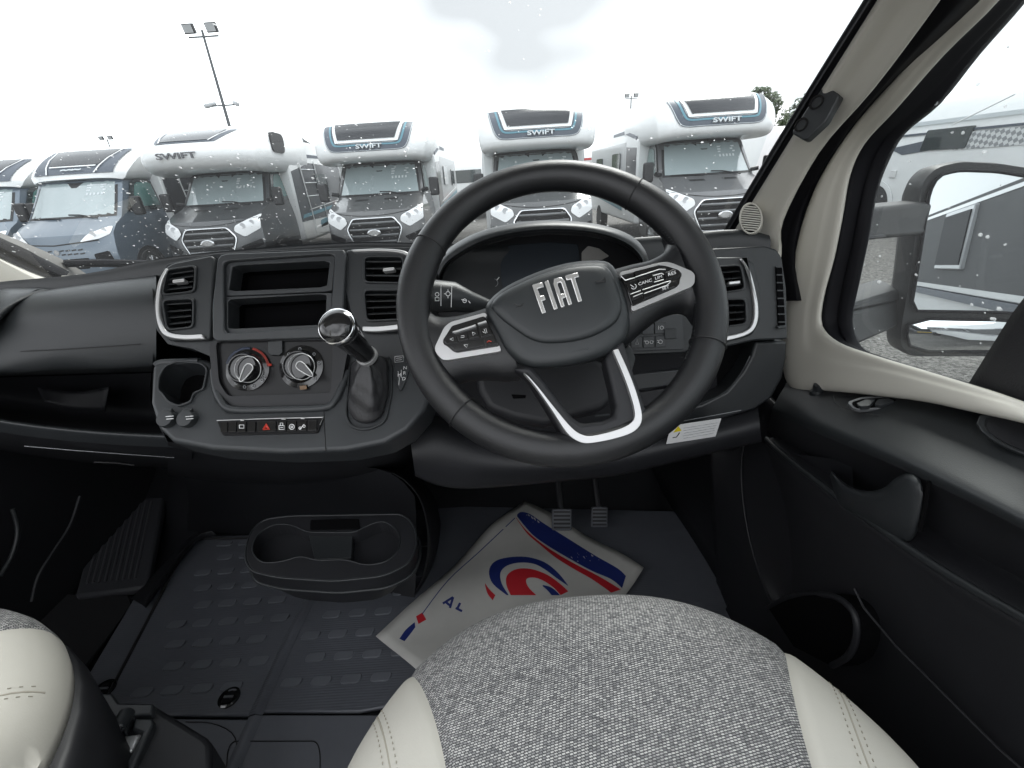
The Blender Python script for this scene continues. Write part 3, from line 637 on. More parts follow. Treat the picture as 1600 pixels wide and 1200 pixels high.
# shelf
lipp = [(-70, 640), (-30, 648), (0, 655), (40, 661), (79, 666), (140, 672), (200, 676), (262, 679), (300, 681)]
G = [[P(a, 592-(a+70)*.03, y=.97) for a, b in lipp], [P(a, b-40, y=.99) for a, b in lipp], [P(a, b-14, y=.94) for a, b in lipp], [P(a, b-3, y=.80) for a, b in lipp], [P(a, b, y=.705) for a, b in lipp]]
G = [[np.array([-1.27, r[0][1], r[0][2]])]+list(r) for r in G]
surf(G, 3, 3).build('shelf', D['drk'], dash, smooth=60)
MB().box((-1.0, 1.02, -.33), (.85, .03, .34)).build('shelf_leak_blocker', D['hole'], dash)  # hidden box added behind the shelf to block a light leak
surf([[P(70, 628, y=.90), P(120, 640, y=.90), P(165, 642, y=.90)], [P(60, 606, y=.93), P(120, 612, y=.92), P(173, 604, y=.92)]]).build('shelf_divider', D['drk'], dash, smooth=60, solid=.004)
G = [[P(a, b-1, y=.715) for a, b in lipp], [P(a, b-1, y=.700) for a, b in lipp], [P(a, b+3, y=.690) for a, b in lipp], [P(a, b+9, y=.692) for a, b in lipp], [P(a, b+20, y=.705) for a, b in lipp], [P(a, b+34, y=.76) for a, b in lipp], [P(a, b+46, y=.92) for a, b in lipp], [P(a, b+52, y=1.2) for a, b in lipp]]
G = [[np.array([-1.27, r[0][1], r[0][2]])]+list(r) for r in G]
surf(G[:5], 3, 4).build('shelf_lip', D['fas'], dash, smooth=60)
surf([[p for p in r] for r in G[4:]], 3, 4).build('lower_panel', D['drk'], dash, smooth=60)
PB = (P(150, 700, y=.735)+np.array([0, -.006, 0]), np.array([0, -.8, -.6]))
line('panel_seam', [(38, 697), (120, 704), (200, 710), (272, 715)], PB, .0014, D['dim'], dash, .004)
line('panel_slot', [(147, 722), (180, 723), (210, 727)], PB, .003, D['groove'], dash, .006)
# side panel closing the stack on the left of the console
surf([[P(236, 450, y=.82), P(240, 500, y=.82), P(238, 575, y=.82), P(240, 640, y=.82), P(262, 700, y=.80)], [P(238, 450, y=.74), P(242, 510, y=.72), P(238, 570, y=.70), P(236, 630, y=.66), P(262, 690, y=.64)]]).build('stack_side', D['drk'], dash, smooth=60)
# --- centre stack
st = plate('centre_stack', [(252, 424), (262, 412), (335, 396), (430, 391), (540, 387), (640, 386), (668, 398), (676, 430), (672, 520), (664, 562), (640, 572), (560, 580), (330, 640), (335, 560), (300, 545), (262, 538), (244, 515), (240, 470)], PS, .06, D['pad'], dash, -.004, .006, 3)
vb1 = plate('vent_bezel', [(256, 420), (268, 411), (334, 398), (328, 531), (262, 533), (246, 508), (243, 468)], PS, .012, D['pad'], st, .006, .004, 8)
vb2 = plate('vent_bezel', [(540, 389), (622, 389), (640, 400), (652, 450), (640, 520), (566, 519), (548, 500), (536, 450)], PS, .012, D['pad'], st, .006, .004, 6)
def trim(par, outer, inner, pl, o=.012, d=.008, m=None): return plate('silver_trim', list(outer)+list(inner)[::-1], pl, d, m or D['sil'], par, o, .0012)
so_ = crom([(258, 419), (247, 440), (243, 465), (243, 490), (248, 512), (259, 525), (285, 530), (319, 529)], 4)
si_ = crom([(262, 420), (252, 441), (248, 465), (248, 489), (253, 507), (263, 519), (285, 523), (314, 522)], 4)
trim(st, so_, si_, PS)
trim(st, crom([(566, 517), (590, 518), (625, 514), (650, 505)], 3), crom([(566, 510), (590, 510), (625, 506), (646, 498)], 3), PS)
trim(st, crom([(548, 390), (590, 388), (625, 390), (640, 396)], 3), crom([(552, 393), (590, 392), (622, 394), (636, 399)], 3), PS)
PSv = off(PS, .008)
vent(st, [(259, 420), (307, 413), (304, 456), (250, 462)], PSv, 4, (278, 438), (st, vb1)); vent(st, [(251, 467), (303, 464), (302, 512), (259, 517)], PSv, 4, None, (st, vb1))
vent(st, [(566, 399), (632, 399), (632, 443), (566, 442)], PSv, 3, (607, 420), (st, vb2)); vent(st, [(565, 451), (632, 451), (630, 500), (570, 503)], PSv, 4, None, (st, vb2))
# radio bezel
bz = ring('radio_bezel', [(340, 400), (352, 396), (540, 389), (534, 527), (332, 533), (331, 480)], [(348, 408), (523, 396), (515, 510), (350, 521)], PS, .02, D['fas'], st, .016, n=96, ra=6, rb=8, bev=.002)
for A, B in (([(346, 405), (526, 392), (519, 455), (347, 463)], [(363, 415), (515, 407), (510, 448), (357, 455)]), ([(347, 464), (519, 457), (517, 513), (348, 523)], [(356, 468), (510, 459), (508, 507), (356, 514)])):
    ring('radio_slot', A, B, PS, .03, D['fas'], bz, .008, n=96, bev=.0015, rb=3)
    cut(st, MB().prism([p_+PS[1]*.03 for p_ in on(B, off(PS, .0))], -PS[1]*.075))
    plate('slot_back', [(B[0][0]-6, B[0][1]-6), (B[1][0]+6, B[1][1]-6), (B[2][0]+6, B[2][1]+6), (B[3][0]-6, B[3][1]+6)], PS, .004, D['hole'], bz, -.042, 0)
    MB().rings([on(rnd(B, 3), off(PS, .004)), [p_-PS[1]*.044 for p_ in on(rnd(B, 3), off(PS, .004))]], cap=False).build('slot_liner', D['hole'], bz, smooth=60)
# climate panel with its two rotary knobs
hs_ = ring('heater_surround', [(326, 534), (530, 529), (545, 540), (530, 618), (515, 636), (358, 641), (342, 628), (332, 600)], [(337, 534), (520, 531), (517, 614), (356, 619), (342, 597)], PS, .02, D['drk'], st, .010, n=96, ra=8, rb=6, bev=.002)
hp = plate('heater_panel', [(336, 532), (522, 530), (519, 616), (354, 621), (340, 597)], PS, .01, D['swp'], st, .004, .001, 6)
def circ(c, r, a0=0, a1=360, n=40): return [(c[0]+r*cos(radians(a0+(a1-a0)*k/(n-1))), c[1]+r*sin(radians(a0+(a1-a0)*k/(n-1)))) for k in range(n)]
for c, ang in (((387, 577), 122), ((471, 573), 40)):
    o = P(*c, pl=off(PS, .006)); rr = np.linalg.norm(P(c[0]+21, c[1], pl=off(PS, .006))-o)
    k = MB().lathe(o, PS[1], [(rr*1.62, -.002), (rr*1.62, .001), (rr*1.25, .004), (rr*1.12, .012), (rr*1.02, .016), (rr*.96, .016), (rr*.90, .013), (0.001, .012)], 40).build('rotary_knob', D['gls'], st, smooth=30)
    q = off(PS, .0225); line('knob_ring', circ(c, 20.5)[:-1], q, .0016, D['sil'], k, closed=True)
    d = np.array([cos(radians(ang)), sin(radians(ang))]); e = np.array([-d[1], d[0]]); c_ = np.array(c)
    tear = [c_-d*9+e*0, c_-d*7+e*5, c_-d*1+e*6.5, c_+d*9+e*5, c_+d*21+e*2.2, c_+d*21-e*2.2, c_+d*9-e*5, c_-d*1-e*6.5, c_-d*7-e*5]
    plate('knob_grip', [tuple(t) for t in tear], PS, .012, D['gls'], k, .030, .001, 3)
    line('knob_pointer', [tuple(t) for t in crom(tear, 3, True)], off(PS, .0302), .0016, D['wht'], k, closed=True)
    lines('knob_marks', [circ((c[0]+28*cos(a), c[1]+28*sin(a)), 2.2, n=7) for a in [radians(v) for v in ((25, 38, 72, 100, 130) if c[0] < 400 else (-95, -45, -135, -12, 42, 138, 190))]], off(PS, .0105), .0009, D['dim'], k)
lines('warm_scale', [circ((387, 577), 33, -75, -8, 14)], off(PS, .0068), .0042, mat('red_scale', (.30, .05, .04), .4), hp)
lines('cool_scale', [circ((387, 577), 33, -165, -82, 14)], off(PS, .0068), .0042, mat('blue_scale', (.05, .06, .09), .4), hp)
plate('heater_button', [(418, 533), (441, 532), (441, 551), (436, 555), (422, 555), (418, 551)], PS, .006, D['pad'], hp, .009, .001, 2)
line('warm_dot', circ((422, 570), 1.5, n=8)[:-1], off(PS, .007), .002, D['redp'], hp, closed=True)
plate('amber_mark', [(468, 603), (479, 602), (479, 608), (469, 609)], PS, .002, mat('amber_dim', (.16, .09, .04), .4), hp, .0105, 0)
# --- lower fascia, tilted up towards the driver
fa = plate('console_fascia', [(237, 573), (246, 562), (318, 560), (332, 566), (336, 600), (342, 625), (358, 641), (420, 640), (512, 637), (528, 622), (545, 575), (560, 556), (650, 548), (676, 556), (680, 600), (664, 640), (636, 672), (600, 692), (540, 704), (440, 708), (330, 702), (268, 690), (246, 668), (234, 630)], PL, .06, D['fas'], dash, .012, .010, 0, seg=4)
PF = off(PL, .012)
MB().tube(crom(on([(334, 578), (337, 603), (346, 626), (364, 640), (430, 640), (506, 637), (524, 625), (535, 602), (544, 580)], off(PF, .001)), 4), .0055, 12).build('fascia_rim', D['fas'], fa, smooth=70)
MB().tube(crom(on([(243, 572), (252, 567), (285, 565), (312, 564)], off(PF, -.003)), 4), .0055, 12).build('fascia_rim', D['fas'], fa, smooth=70)
line('fascia_seam', [(506, 640), (507, 668), (509, 705)], PF, .0014, D['groove'], fa, .0002)
cupo = [(247, 608), (249, 588), (258, 572), (275, 565), (313, 568), (322, 577), (316, 607), (301, 613), (297, 626), (278, 633), (262, 626), (253, 613)]
cuo = [tuple(np.array((283, 596))+(np.array(q)-(283, 596))*1.07) for q in cupo]
cu = ring('cup_holder', cuo, cupo, PF, .004, D['fas'], fa, .004, n=80, ra=4, rb=5, bev=.001)
cut(fa, MB().prism([p_+PF[1]*.03 for p_ in on(rnd(cupo, 5), PF)], -PF[1]*.08))
plate('cup_floor', cuo, PF, .003, D['hole'], cu, -.048, 0, 5); MB().rings([on(rnd(cupo, 5), off(PF, -.001)), [p_-PF[1]*.048 for p_ in on(rnd(cupo, 5), off(PF, -.001))]], cap=False).build('cup_wall', D['drk'], cu, smooth=60)
for c in ((265, 656), (296, 656)):
    o = P(*c, pl=PF); rr = np.linalg.norm(P(c[0]+14, c[1], pl=PF)-o); up_ = unit((0, -.75, .66))
    k = MB().lathe(o, up_, [(rr*1.0, -.02), (rr*1.0, .0), (rr*.92, .004), (rr*.92, .009), (rr*.84, .011), (.001, .0115)], 28).build('socket_cap', D['pad'], fa)
    MB().box(o+up_*.006+np.array([0, rr*.6, rr*.6]), (rr*1.0, .008, .008)).build('cap_hinge', D['pad'], k, bevel=.002)
    lines('cap_print', [[(c[0]-6, c[1]-2-3), (c[0]+6, c[1]-3-3)], [(c[0]-5, c[1]+2-3), (c[0]+6, c[1]+1-3)]], off(PF, .0125), .0012, D['wht'], k)
# row of switches
bs = plate('switch_row', [(339, 657), (505, 652), (496, 676), (347, 680)], PF, .006, D['swp'], fa, .004, .001, 4)
lines('row_trim', [[(339, 657), (420, 654), (505, 652), (500, 664)]], off(PF, .004), .0014, D['sil'], bs)
for x0, x1 in ((345, 355), (357, 369), (371, 384), (387, 399), (402, 431), (433, 447), (449, 463), (465, 479), (481, 495)):
    plate('switch', [(x0, 659.5-(x0-345)*.02), (x1, 659-(x0-345)*.02), (x1-.5, 675-(x0-345)*.02), (x0-.5, 675.5-(x0-345)*.02)], PF, .003, D['gls'], bs, .0065, .0008, 1)
lines('hazard_triangle', [[(411, 671), (416, 662.5), (421, 671), (411, 671)], [(413.5, 669.5), (416, 665.5), (418.5, 669.5)]], off(PF, .0068), .0022, D['redp'], bs)
lines('switch_icons', [circ((456, 667), 4, n=12), circ((456, 667), 1.5, n=8), [(374, 664), (381, 664), (381, 669), (374, 669), (374, 664)], [(436, 665), (444, 665), (444, 671), (436, 671), (436, 665)], [(438, 665), (438, 661), (442, 661), (442, 665)], [(468, 671), (475, 663)], circ((469, 669), 2, n=8), circ((475, 666), 2, n=8), [(438, 668), (442, 668)], [(376, 657), (381, 657)], [(440, 655), (446, 655)], [(470, 654), (476, 654)]], off(PF, .0068), .0011, D['wht'], bs)
# shift pattern plate
sp_ = plate('shift_plate', [(614, 553), (636, 553), (640, 575), (634, 595), (627, 611), (622, 606), (616, 585)], PF, .004, D['fas'], fa, .003, .001, 3)
lines('plate_print', [[(617, 557), (630, 556), (630, 565), (617, 566), (617, 557)], [(619, 560), (628, 559)], [(619, 563), (628, 562)]], off(PF, .0035), .0008, D['wht'], sp_)
qf = off(PF, .0036)
for ch, a, b in (('R', 632, 583), ('N', 633, 575), ('D', 631, 592), ('M', 624, 586)):
    text(ch, 'gear_letter', D['wht'], sp_, P(a, b, pl=qf), (1, 0, 0), (0, cos(radians(40)), sin(radians(40))), .0055, .0002)
lines('shift_track', [[(622, 580), (624, 592), (623, 602)], [(627, 578), (627, 590)]], qf, .0009, D['wht'], sp_)
# underside from the fascia back to the bulkhead
ux = [(262, 692), (330, 704), (440, 710), (540, 706), (600, 694), (640, 674), (668, 645)]
G = [[P(a, b-2, pl=off(PL, -.02)) if a > 200 else P(a, b+30, y=.80) for a, b in ux], [P(a, b+8, y=.74) for a, b in ux], [P(a, b+30, y=.84) for a, b in ux], [P(a, b+46, y=1.0) for a, b in ux], [P(a, b+50, y=1.2) for a, b in ux]]
surf(G, 3, 3).build('under_dash', D['drk'], dash, smooth=60)
# --- instrument hood
oa = [(680, 420), (690, 400), (712, 381), (750, 362), (800, 350), (855, 345), (915, 348), (962, 358), (992, 373), (1008, 392), (1014, 410)]
ia = [(686, 434), (697, 414), (720, 397), (757, 378), (805, 366), (857, 361), (912, 363), (955, 372), (984, 386), (1000, 402), (1006, 416)]
G = [[P(a, b+1, y=.80) for a, b in ia], [P(a, b, y=.685) for a, b in ia], [P(a+(c-a)*.25, b+(d-b)*.35, y=.672) for (a, b), (c, d) in zip(ia, oa)], [P(a+(c-a)*.8, b+(d-b)*.85, y=.685) for (a, b), (c, d) in zip(ia, oa)], [P(a, b, y=.72) for a, b in oa], [P(a, b+3, y=.85) for a, b in oa], [P(a, b+30, y=1.05) for a, b in oa]]
hd = surf(G, 4, 3).build('instrument_hood', D['pad'], dash, smooth=60)
# inside of the hood and the instruments
tun = [(690, 440), (700, 418), (722, 400), (757, 383), (805, 371), (857, 366), (912, 368), (955, 377), (984, 392), (1000, 408), (1004, 450), (990, 500), (700, 500)]
PC = pln(850, 430, 28, y=.80)
surf([[P(a, b-4, y=.690) for a, b in tun], [P(a, b, pl=PC) for a, b in tun]], 3, 2).build('hood_lining', D['drk'], hd, smooth=60)
cl = plate('instrument_cluster', tun, PC, .01, D['drk'], dash, -.001, 0)
plate('display', [(757, 396), (800, 382), (860, 378), (903, 381), (908, 420), (905, 480), (765, 500)], PC, .004, D['slate'], cl, .004, .001, 3)
for q in ([(726, 417), (757, 397), (760, 418)], [(728, 420), (758, 420), (762, 432), (738, 450), (724, 452), (722, 435)], [(709, 440), (716, 433), (722, 436), (722, 452), (714, 452)], [(909, 394), (919, 384), (936, 388), (952, 400), (940, 406), (909, 408)]):
    plate('dial_face', q, PC, .002, D['gray'], cl, .002, .0005, 2)
line('needle', [(752, 465), (768, 449)], off(PC, .006), .0022, D['wht'], cl); line('needle_boss', circ((772, 442), 6, n=16)[:-1], off(PC, .006), .0014, D['dim'], cl, closed=True); line('needle', [(776, 438), (780, 433)], off(PC, .006), .002, D['wht'], cl)
# --- right hand end of the dash with its vents
rb = plate('end_pod', [(1000, 420), (1040, 402), (1117, 388), (1196, 384), (1214, 390), (1222, 402), (1229, 450), (1231, 530), (1179, 532), (1140, 541), (1090, 545), (1000, 545)], PR, .10, D['pad'], dash, -.004, .008, 4, seg=3)
PV = off(PR, .004)
vb3 = plate('vent_bezel', [(1060, 402), (1160, 401), (1178, 410), (1188, 450), (1189, 500), (1176, 524), (1130, 536), (1060, 540)], PV, .012, D['pad'], rb, .004, .004, 6)
trim(rb, crom([(1161, 404), (1172, 422), (1180, 450), (1185, 480), (1183, 506), (1170, 522), (1137, 532), (1100, 535)], 4), crom([(1166, 404), (1170, 422), (1175, 450), (1179, 480), (1177, 503), (1166, 517), (1137, 525), (1100, 528)], 4), PV, .012)
pv2 = off(PV, .006)
vent(rb, [(1084, 418), (1161, 412), (1168, 453), (1086, 464)], pv2, 3, (1148, 441), (rb, vb3)); vent(rb, [(1086, 468), (1169, 465), (1171, 507), (1090, 517)], pv2, 3, None, (rb, vb3))
ds = plate('demist_slot', [(1213, 416), (1222, 416), (1227, 508), (1217, 509)], PR, .004, D['hole'], rb, .0005, 0)
for k in range(8): plate('slot_rib', [(1213+.5*k, 416+12.3*k), (1223+.5*k, 416+12.3*k), (1223+.5*k, 418+12.3*k), (1213+.5*k, 418+12.3*k)], PR, .002, D['pad'], ds, .002, 0)
plate('slot_lip', [(1214, 509), (1228, 508), (1229, 513), (1216, 514)], PR, .004, D['pad'], ds, .004, .001)
# lower right quarter: sweeping panel with a black pocket
PQ = pln(1180, 560, 8, -8, y=.715)
lr = plate('lower_quarter', [(1180, 534), (1230, 533), (1229, 560), (1222, 592), (1206, 622), (1180, 640), (1130, 655), (1060, 668), (985, 676), (985, 655), (1040, 645), (1096, 632), (1135, 612), (1160, 582), (1174, 556)], PQ, .06, D['pad'], dash, 0, .005, 0, seg=3)
plate('pocket_back', [(1080, 520), (1185, 525), (1180, 600), (1110, 660), (980, 680), (980, 520)], PQ, .004, D['hole'], lr, -.045, 0)
line('pocket_edge', crom([(990, 656), (1040, 645), (1094, 631), (1134, 611), (1158, 582), (1172, 556)], 3), PQ, .003, D['fas'], lr, .0005)
plate('lower_band', [(985, 552), (1068, 547), (1068, 560), (985, 566)], PQ, .02, D['drk'], lr, -.012, .002); plate('drawer', [(985, 584), (1068, 577), (1068, 600), (985, 612)], PQ, .02, D['fas'], lr, -.006, .003)
plate('lower_band', [(985, 565), (1070, 562), (1070, 570), (985, 574)], PQ, .015, D['fas'], lr, -.016, .002)
plate('lower_band', [(985, 615), (1060, 604), (1050, 628), (985, 640)], PQ, .015, D['drk'], lr, -.014, .002)
# switch block right of the column
PW = pln(1030, 520, 15, y=.69)
sb = plate('switch_block', [(975, 500), (1005, 492), (1040, 487), (1070, 486), (1082, 494), (1084, 520), (1080, 546), (1070, 552), (980, 556)], PW, .05, D['pad'], dash, 0, .004, 3)
plate('switch_plate', [(978, 504), (1010, 494), (1066, 491), (1070, 546), (982, 549)], PW, .004, D['fas'], sb, .003, .001, 4)
for q in ([(986, 527), (1004, 526), (1004, 544), (986, 544)], [(1005, 526), (1023, 525.5), (1023, 543.5), (1005, 544)], [(1024, 525), (1041, 524.5), (1041, 542), (1024, 543)], [(1023, 504), (1041, 503), (1041, 521), (1023, 522)], [(1004, 505), (1022, 504), (1022, 522), (1004, 523)], [(986, 507), (1003, 505), (1003, 523), (986, 524)]):
    plate('switch', q, PW, .004, D['fas'], sb, .006, .0008, 2)
plate('blank_cover', [(1038, 514), (1057, 513.5), (1057, 529), (1039, 530)], PW, .004, D['pad'], sb, .008, .0008)
lines('key_icons', [[(993, 538), (995, 530), (998, 538), (993, 538)], circ((1011, 535), 2.5, n=8), circ((1018, 534.5), 2.5, n=8), [(1006, 533), (1009, 533)], [(1019, 533), (1022, 533)], circ((1032, 534), 3, n=9), [(1027, 532), (1029, 532)], [(1027, 535), (1029, 535)], circ((1034, 512), 2.6, n=9), [(1029, 509), (1029, 515)]], off(PW, .0065), .0009, D['wht'], sb)
# filler between hood and end pod, and the face behind the wheel
surf([[P(a, b, y=.84) for a, b in ((660, 418), (760, 440), (900, 440), (1010, 404), (1060, 396), (1120, 388))], [P(a, b, y=.78) for a, b in ((660, 440), (760, 470), (900, 470), (1010, 430), (1060, 410), (1120, 395))], [P(a, b, y=.74) for a, b in ((660, 520), (760, 530), (900, 530), (1010, 500), (1060, 480), (1120, 470))], [P(a, b, y=.75) for a, b in ((650, 620), (760, 650), (900, 650), (1010, 610), (1060, 600), (1120, 590))], [P(a, b, y=.76) for a, b in ((650, 690), (760, 710), (900, 710), (1010, 690), (1060, 680), (1120, 670))]]).build('dash_face', D['drk'], dash, smooth=60)
# knee panel under the column
kt = [(640, 676), (672, 664), (705, 672), (760, 690), (850, 700), (960, 690), (1050, 672), (1130, 656), (1185, 640)]
kb = [(648, 742), (680, 756), (720, 762), (770, 760), (850, 753), (960, 742), (1050, 722), (1130, 703), (1190, 690)]
G = [[P(a, b-20, y=.78) for a, b in kt], [P(a, b, y=.70) for a, b in kt], [P((a+c)/2, (b+d)/2, y=.665) for (a, b), (c, d) in zip(kt, kb)], [P(a, b-4, y=.672) for a, b in kb], [P(a, b, y=.69) for a, b in kb], [P(a, b+1, y=.80) for a, b in kb], [P(a, b+2, y=1.0) for a, b in kb]]
kp = surf(G, 3, 3).build('knee_panel', D['drk'], dash, smooth=60)
line('knee_seam', [(1055, 660), (1100, 652), (1158, 641)], (P(1100, 655, y=.69), PQ[1]), .0014, D['dim'], kp)
# lower centre panel carrying the cup tray
ct = [(272, 712), (330, 716), (420, 722), (500, 724), (570, 728), (620, 745), (648, 775)]
cbm = [(292, 830), (340, 833), (395, 836), (470, 848), (540, 890), (600, 925), (648, 935)]
top_ = [P(a, b, y=.95-.012*k) for k, (a, b) in enumerate(ct)]; bot_ = [P(a, b, z=-1.0) for a, b in cbm]
G = [top_]+[[a+(b-a)*t+np.array([0, .03*sin(pi*t), 0]) for a, b in zip(top_, bot_)] for t in (.3, .6, .85)]+[bot_]
surf(G, 3, 4).build('centre_panel', D['drk'], dash, smooth=60)
pe = crom([(560, 728), (610, 738), (645, 765), (662, 800), (668, 850), (660, 900), (645, 930)], 4)
G = [[P(a, b, y=.84) for a, b in pe], [P(a+2, b, y=.835) for a, b in pe], [P(a+6, b, y=.86) for a, b in pe], [P(a+22, b-5, y=1.1) for a, b in pe]]
surf(G, 1, 3).build('centre_panel_edge', D['drk'], dash, smooth=60)
# sticker
PK = (P(1085, 674, y=.66), unit((0, -.9, -.25)))
sk = plate('warning_sticker', [(1045.5, 676), (1058.5, 664), (1127, 654), (1118, 682), (1041, 694)], PK, .0006, D['wht'], dash, .001, 0)
plate('yellow_triangle', [(1052, 676), (1060, 666), (1065, 673)], PK, .0004, D['yel'], sk, .0016, 0)
lines('sticker_text', [[(1068, 669-.6*0+4*k), (1121-1.5*k, 660.5+4*k)] for k in range(5)], off(PK, .0012), .0009, D['dim'], sk)
lines('sticker_icon', [[(1051, 684), (1057, 683), (1062, 676)]], off(PK, .0012), .0016, D['groove'], sk)
# ================================================================= STEERING WHEEL
CW = np.array([.063, .504, -.135]); NW = np.array([0, -cos(radians(40)), sin(radians(40))]); UW = np.array([1., 0, 0]); VW = np.cross(NW, UW)
PWH = (CW, NW)
sw = thing('steering_wheel', 'black leather steering wheel with silver trimmed spokes and chrome lettering on its hub', 'steering wheel', tuple(CW))
def wr(a, r, o=0): return CW+(UW*cos(a)+VW*sin(a))*r+NW*o
n_ = 144; R = []
for i in range(n_):
    a = 2*pi*i/n_; ad = (math.degrees(a)-13) % 360     # angle in the wheel's own frame, wheel turned 13 degrees
    g = sum(math.exp(-((min(abs(ad-c), 360-abs(ad-c)))/16)**2) for c in (28, 152))*.0022 + math.exp(-(min(abs(ad-90), 360-abs(ad-90))/40)**2)*-.0004
    ra, rb_ = .0188+g*.7, .0185+g*.5; ring_ = []
    for k in range(20):
        b = 2*pi*k/20; ring_.append(wr(a, .1720+ra*cos(b)*(1.0), rb_*sin(b)))
    R.append(ring_)
rim = MB().rings(R, closed=True).build('rim', D['lea'], sw, smooth=80)
for deg in (151, 53, -22, 226):
    a = radians(deg); MB().tube([wr(a, .1720+.0198*cos(2*pi*k/24), .0194*sin(2*pi*k/24)) for k in range(24)], .0007, 6, closed=True).build('rim_seam', D['groove'], rim)
st_ = MB()
for i in range(46):
    a = radians(-24+i*1.45-8); st_.tube([wr(a, .1720-.0188, .006), wr(a+.012, .1720-.0193, .003)], .0006, 4)
st_.build('rim_stitching', D['fas'], rim)
def wpl(o): return (CW+NW*o, NW)
def wplate(name, px, o, d, m, par, bev=.003, r=0, seg=3): return plate(name, px, wpl(o), d, m, par, 0, bev, r, seg=seg)
# spoke bodies, blended into rim
def blend(name, ptsA, ptsB, m, o0, o1, d):
    """spoke skin between two boundary curves, softly arched"""
    A = crom([P(*q, pl=wpl(o0)) for q in ptsA], 4); B = crom([P(*q, pl=wpl(o0)) for q in ptsB], 4); G = []
    for a, b in zip(A, B):
        r_ = []
        for k in range(15):
            t = k/14; p = a+(b-a)*t; s = 1-abs(2*t-1)**3.2; r_.append(p+NW*(s*(o1-o0)))
        G.append([p for p in r_]+[r_[-1]-NW*d, r_[0]-NW*d])
    return MB().rings(G).build(name, m, sw, smooth=55)
blend('spoke', [(655, 462), (667, 481), (682, 494), (706, 495), (735, 489), (775, 476)], [(672, 612), (698, 607), (722, 592), (760, 588), (790, 590), (812, 588)], D['lea'], -.006, .009, .018)
blend('spoke', [(945, 425), (985, 414), (1015, 407), (1038, 394), (1045, 378), (1040, 362)], [(960, 548), (985, 532), (1015, 506), (1045, 486), (1075, 482), (1090, 500)], D['lea'], -.006, .009, .018)
# lower U spoke
uo = [(800, 575), (822, 586), (856, 640), (878, 678), (897, 695), (925, 699), (986, 684), (1008, 668), (1011, 640), (990, 580), (975, 530), (955, 540), (945, 560), (955, 600), (962, 634), (958, 650), (940, 657), (909, 661), (896, 652), (872, 622), (848, 590), (830, 570)]
wplate('lower_spoke', uo, .012, .030, D['drk'], sw, .005)
so2 = crom([(818, 582), (835, 602), (862, 640), (886, 676), (905, 690), (925, 692), (965, 684), (992, 673), (1003, 655), (998, 625), (984, 585), (966, 545)], 4)
si2 = crom([(826, 588), (842, 606), (869, 640), (893, 668), (909, 679), (926, 681), (960, 673), (983, 663), (992, 650), (988, 625), (975, 587), (958, 547)], 4)
plate('silver_trim', so2+si2[::-1], wpl(.0185), .010, D['sil'], sw, 0, .0022)
# column shroud seen through the lower opening
shr = thing('column_shroud', 'dark plastic shroud round the steering column behind the wheel', 'column cover', (.063, .6, -.2))
PCs = pln(830, 600, 35, y=.60)
plate('shroud', [(742, 588), (760, 560), (940, 560), (962, 590), (960, 620), (945, 640), (900, 650), (850, 665), (800, 655), (762, 640), (746, 612)], PCs, .08, D['drk'], shr, 0, .012, 0, seg=4)
plate('ignition_slot', [(799, 616), (822, 617), (821, 622), (802, 623)], PCs, .004, D['hole'], shr, .001, .001)
plate('shroud', [(960, 555), (985, 540), (993, 560), (985, 590), (970, 585)], PCs, .05, D['fas'], shr, .004, .006, 3)
MB().tube([P(930, 650, y=.60), P(957, 647, y=.60), P(961, 634, y=.60), P(952, 624, y=.60)], .002, 6).build('wire_clip', D['fas'], shr)
MB().tube([P(829, 672, y=.66), P(829, 682, y=.66)], .0014, 6).build('rod', D['sil'], shr); MB().tube([P(833, 672, y=.66), P(833, 682, y=.66)], .0014, 6).build('rod', D['sil'], shr)
# hub
hubo = crom([(759, 486), (766, 468), (792, 447), (837, 426), (886, 411), (935, 407), (957, 415), (972, 444), (983, 481), (984, 512), (975, 534), (947, 556), (902, 570), (853, 576), (820, 572), (793, 552), (775, 520)], 3, True)
hc = np.array((872, 492))
def dome(name, outl, c, prof, m, par):
    R = []
    for s, o in prof: R.append([P(*(np.array(c)+(np.array(q)-np.array(c))*s), pl=wpl(o)) for q in outl])
    return MB().rings(R).build(name, m, par, smooth=60)
hub = dome('hub', hubo, hc, [(.98, -.02), (1.0, -.004), (1.0, .004), (.985, .010), (.95, .0145), (.88, .018), (.75, .020), (.55, .021), (.3, .021), (.02, .021)], D['hub'], sw)
pn = crom([(768, 480), (776, 464), (800, 449), (840, 431), (887, 417), (930, 413), (951, 420), (964, 446), (972, 478), (966, 500), (950, 515), (920, 529), (885, 536), (850, 537), (826, 530), (802, 514), (782, 498)], 3, True)
dome('hub_pad', pn, (868, 475), [(1.0, .014), (.995, .0185), (.975, .0225), (.93, .0250), (.8, .0262), (.5, .027), (.02, .027)], D['hub'], hub)
BLq, BRq, TLq, TRq = [np.array(q, float) for q in ((847, 490), (916, 468), (831, 445), (903, 425))]
ql = wpl(.0278)
def LP(x, y): q = BLq+(BRq-BLq)*x+(TLq-BLq)*y+(TRq-TLq-BRq+BLq)*x*y; return tuple(q)
LET = {'F': [[(0, 0), (.26, 0), (.26, .40), (.5, .40), (.5, .57), (.26, .57), (.26, .83), (.66, .83), (.66, 1), (0, 1)]], 'I': [[(0, 0), (.26, 0), (.26, 1), (0, 1)]],
       'A': [[(0, 0), (.24, 0), (.24, .28), (.48, .28), (.48, .44), (.24, .44), (.24, .78), (.28, .83), (.44, .83), (.48, .78), (.48, 0), (.72, 0), (.72, .84), (.58, 1), (.14, 1), (0, .84)]],
       'T': [[(.24, 0), (.50, 0), (.50, .83), (.76, .83), (.76, 1), (-.04, 1), (-.04, .83), (.24, .83)]]}
x0 = 0
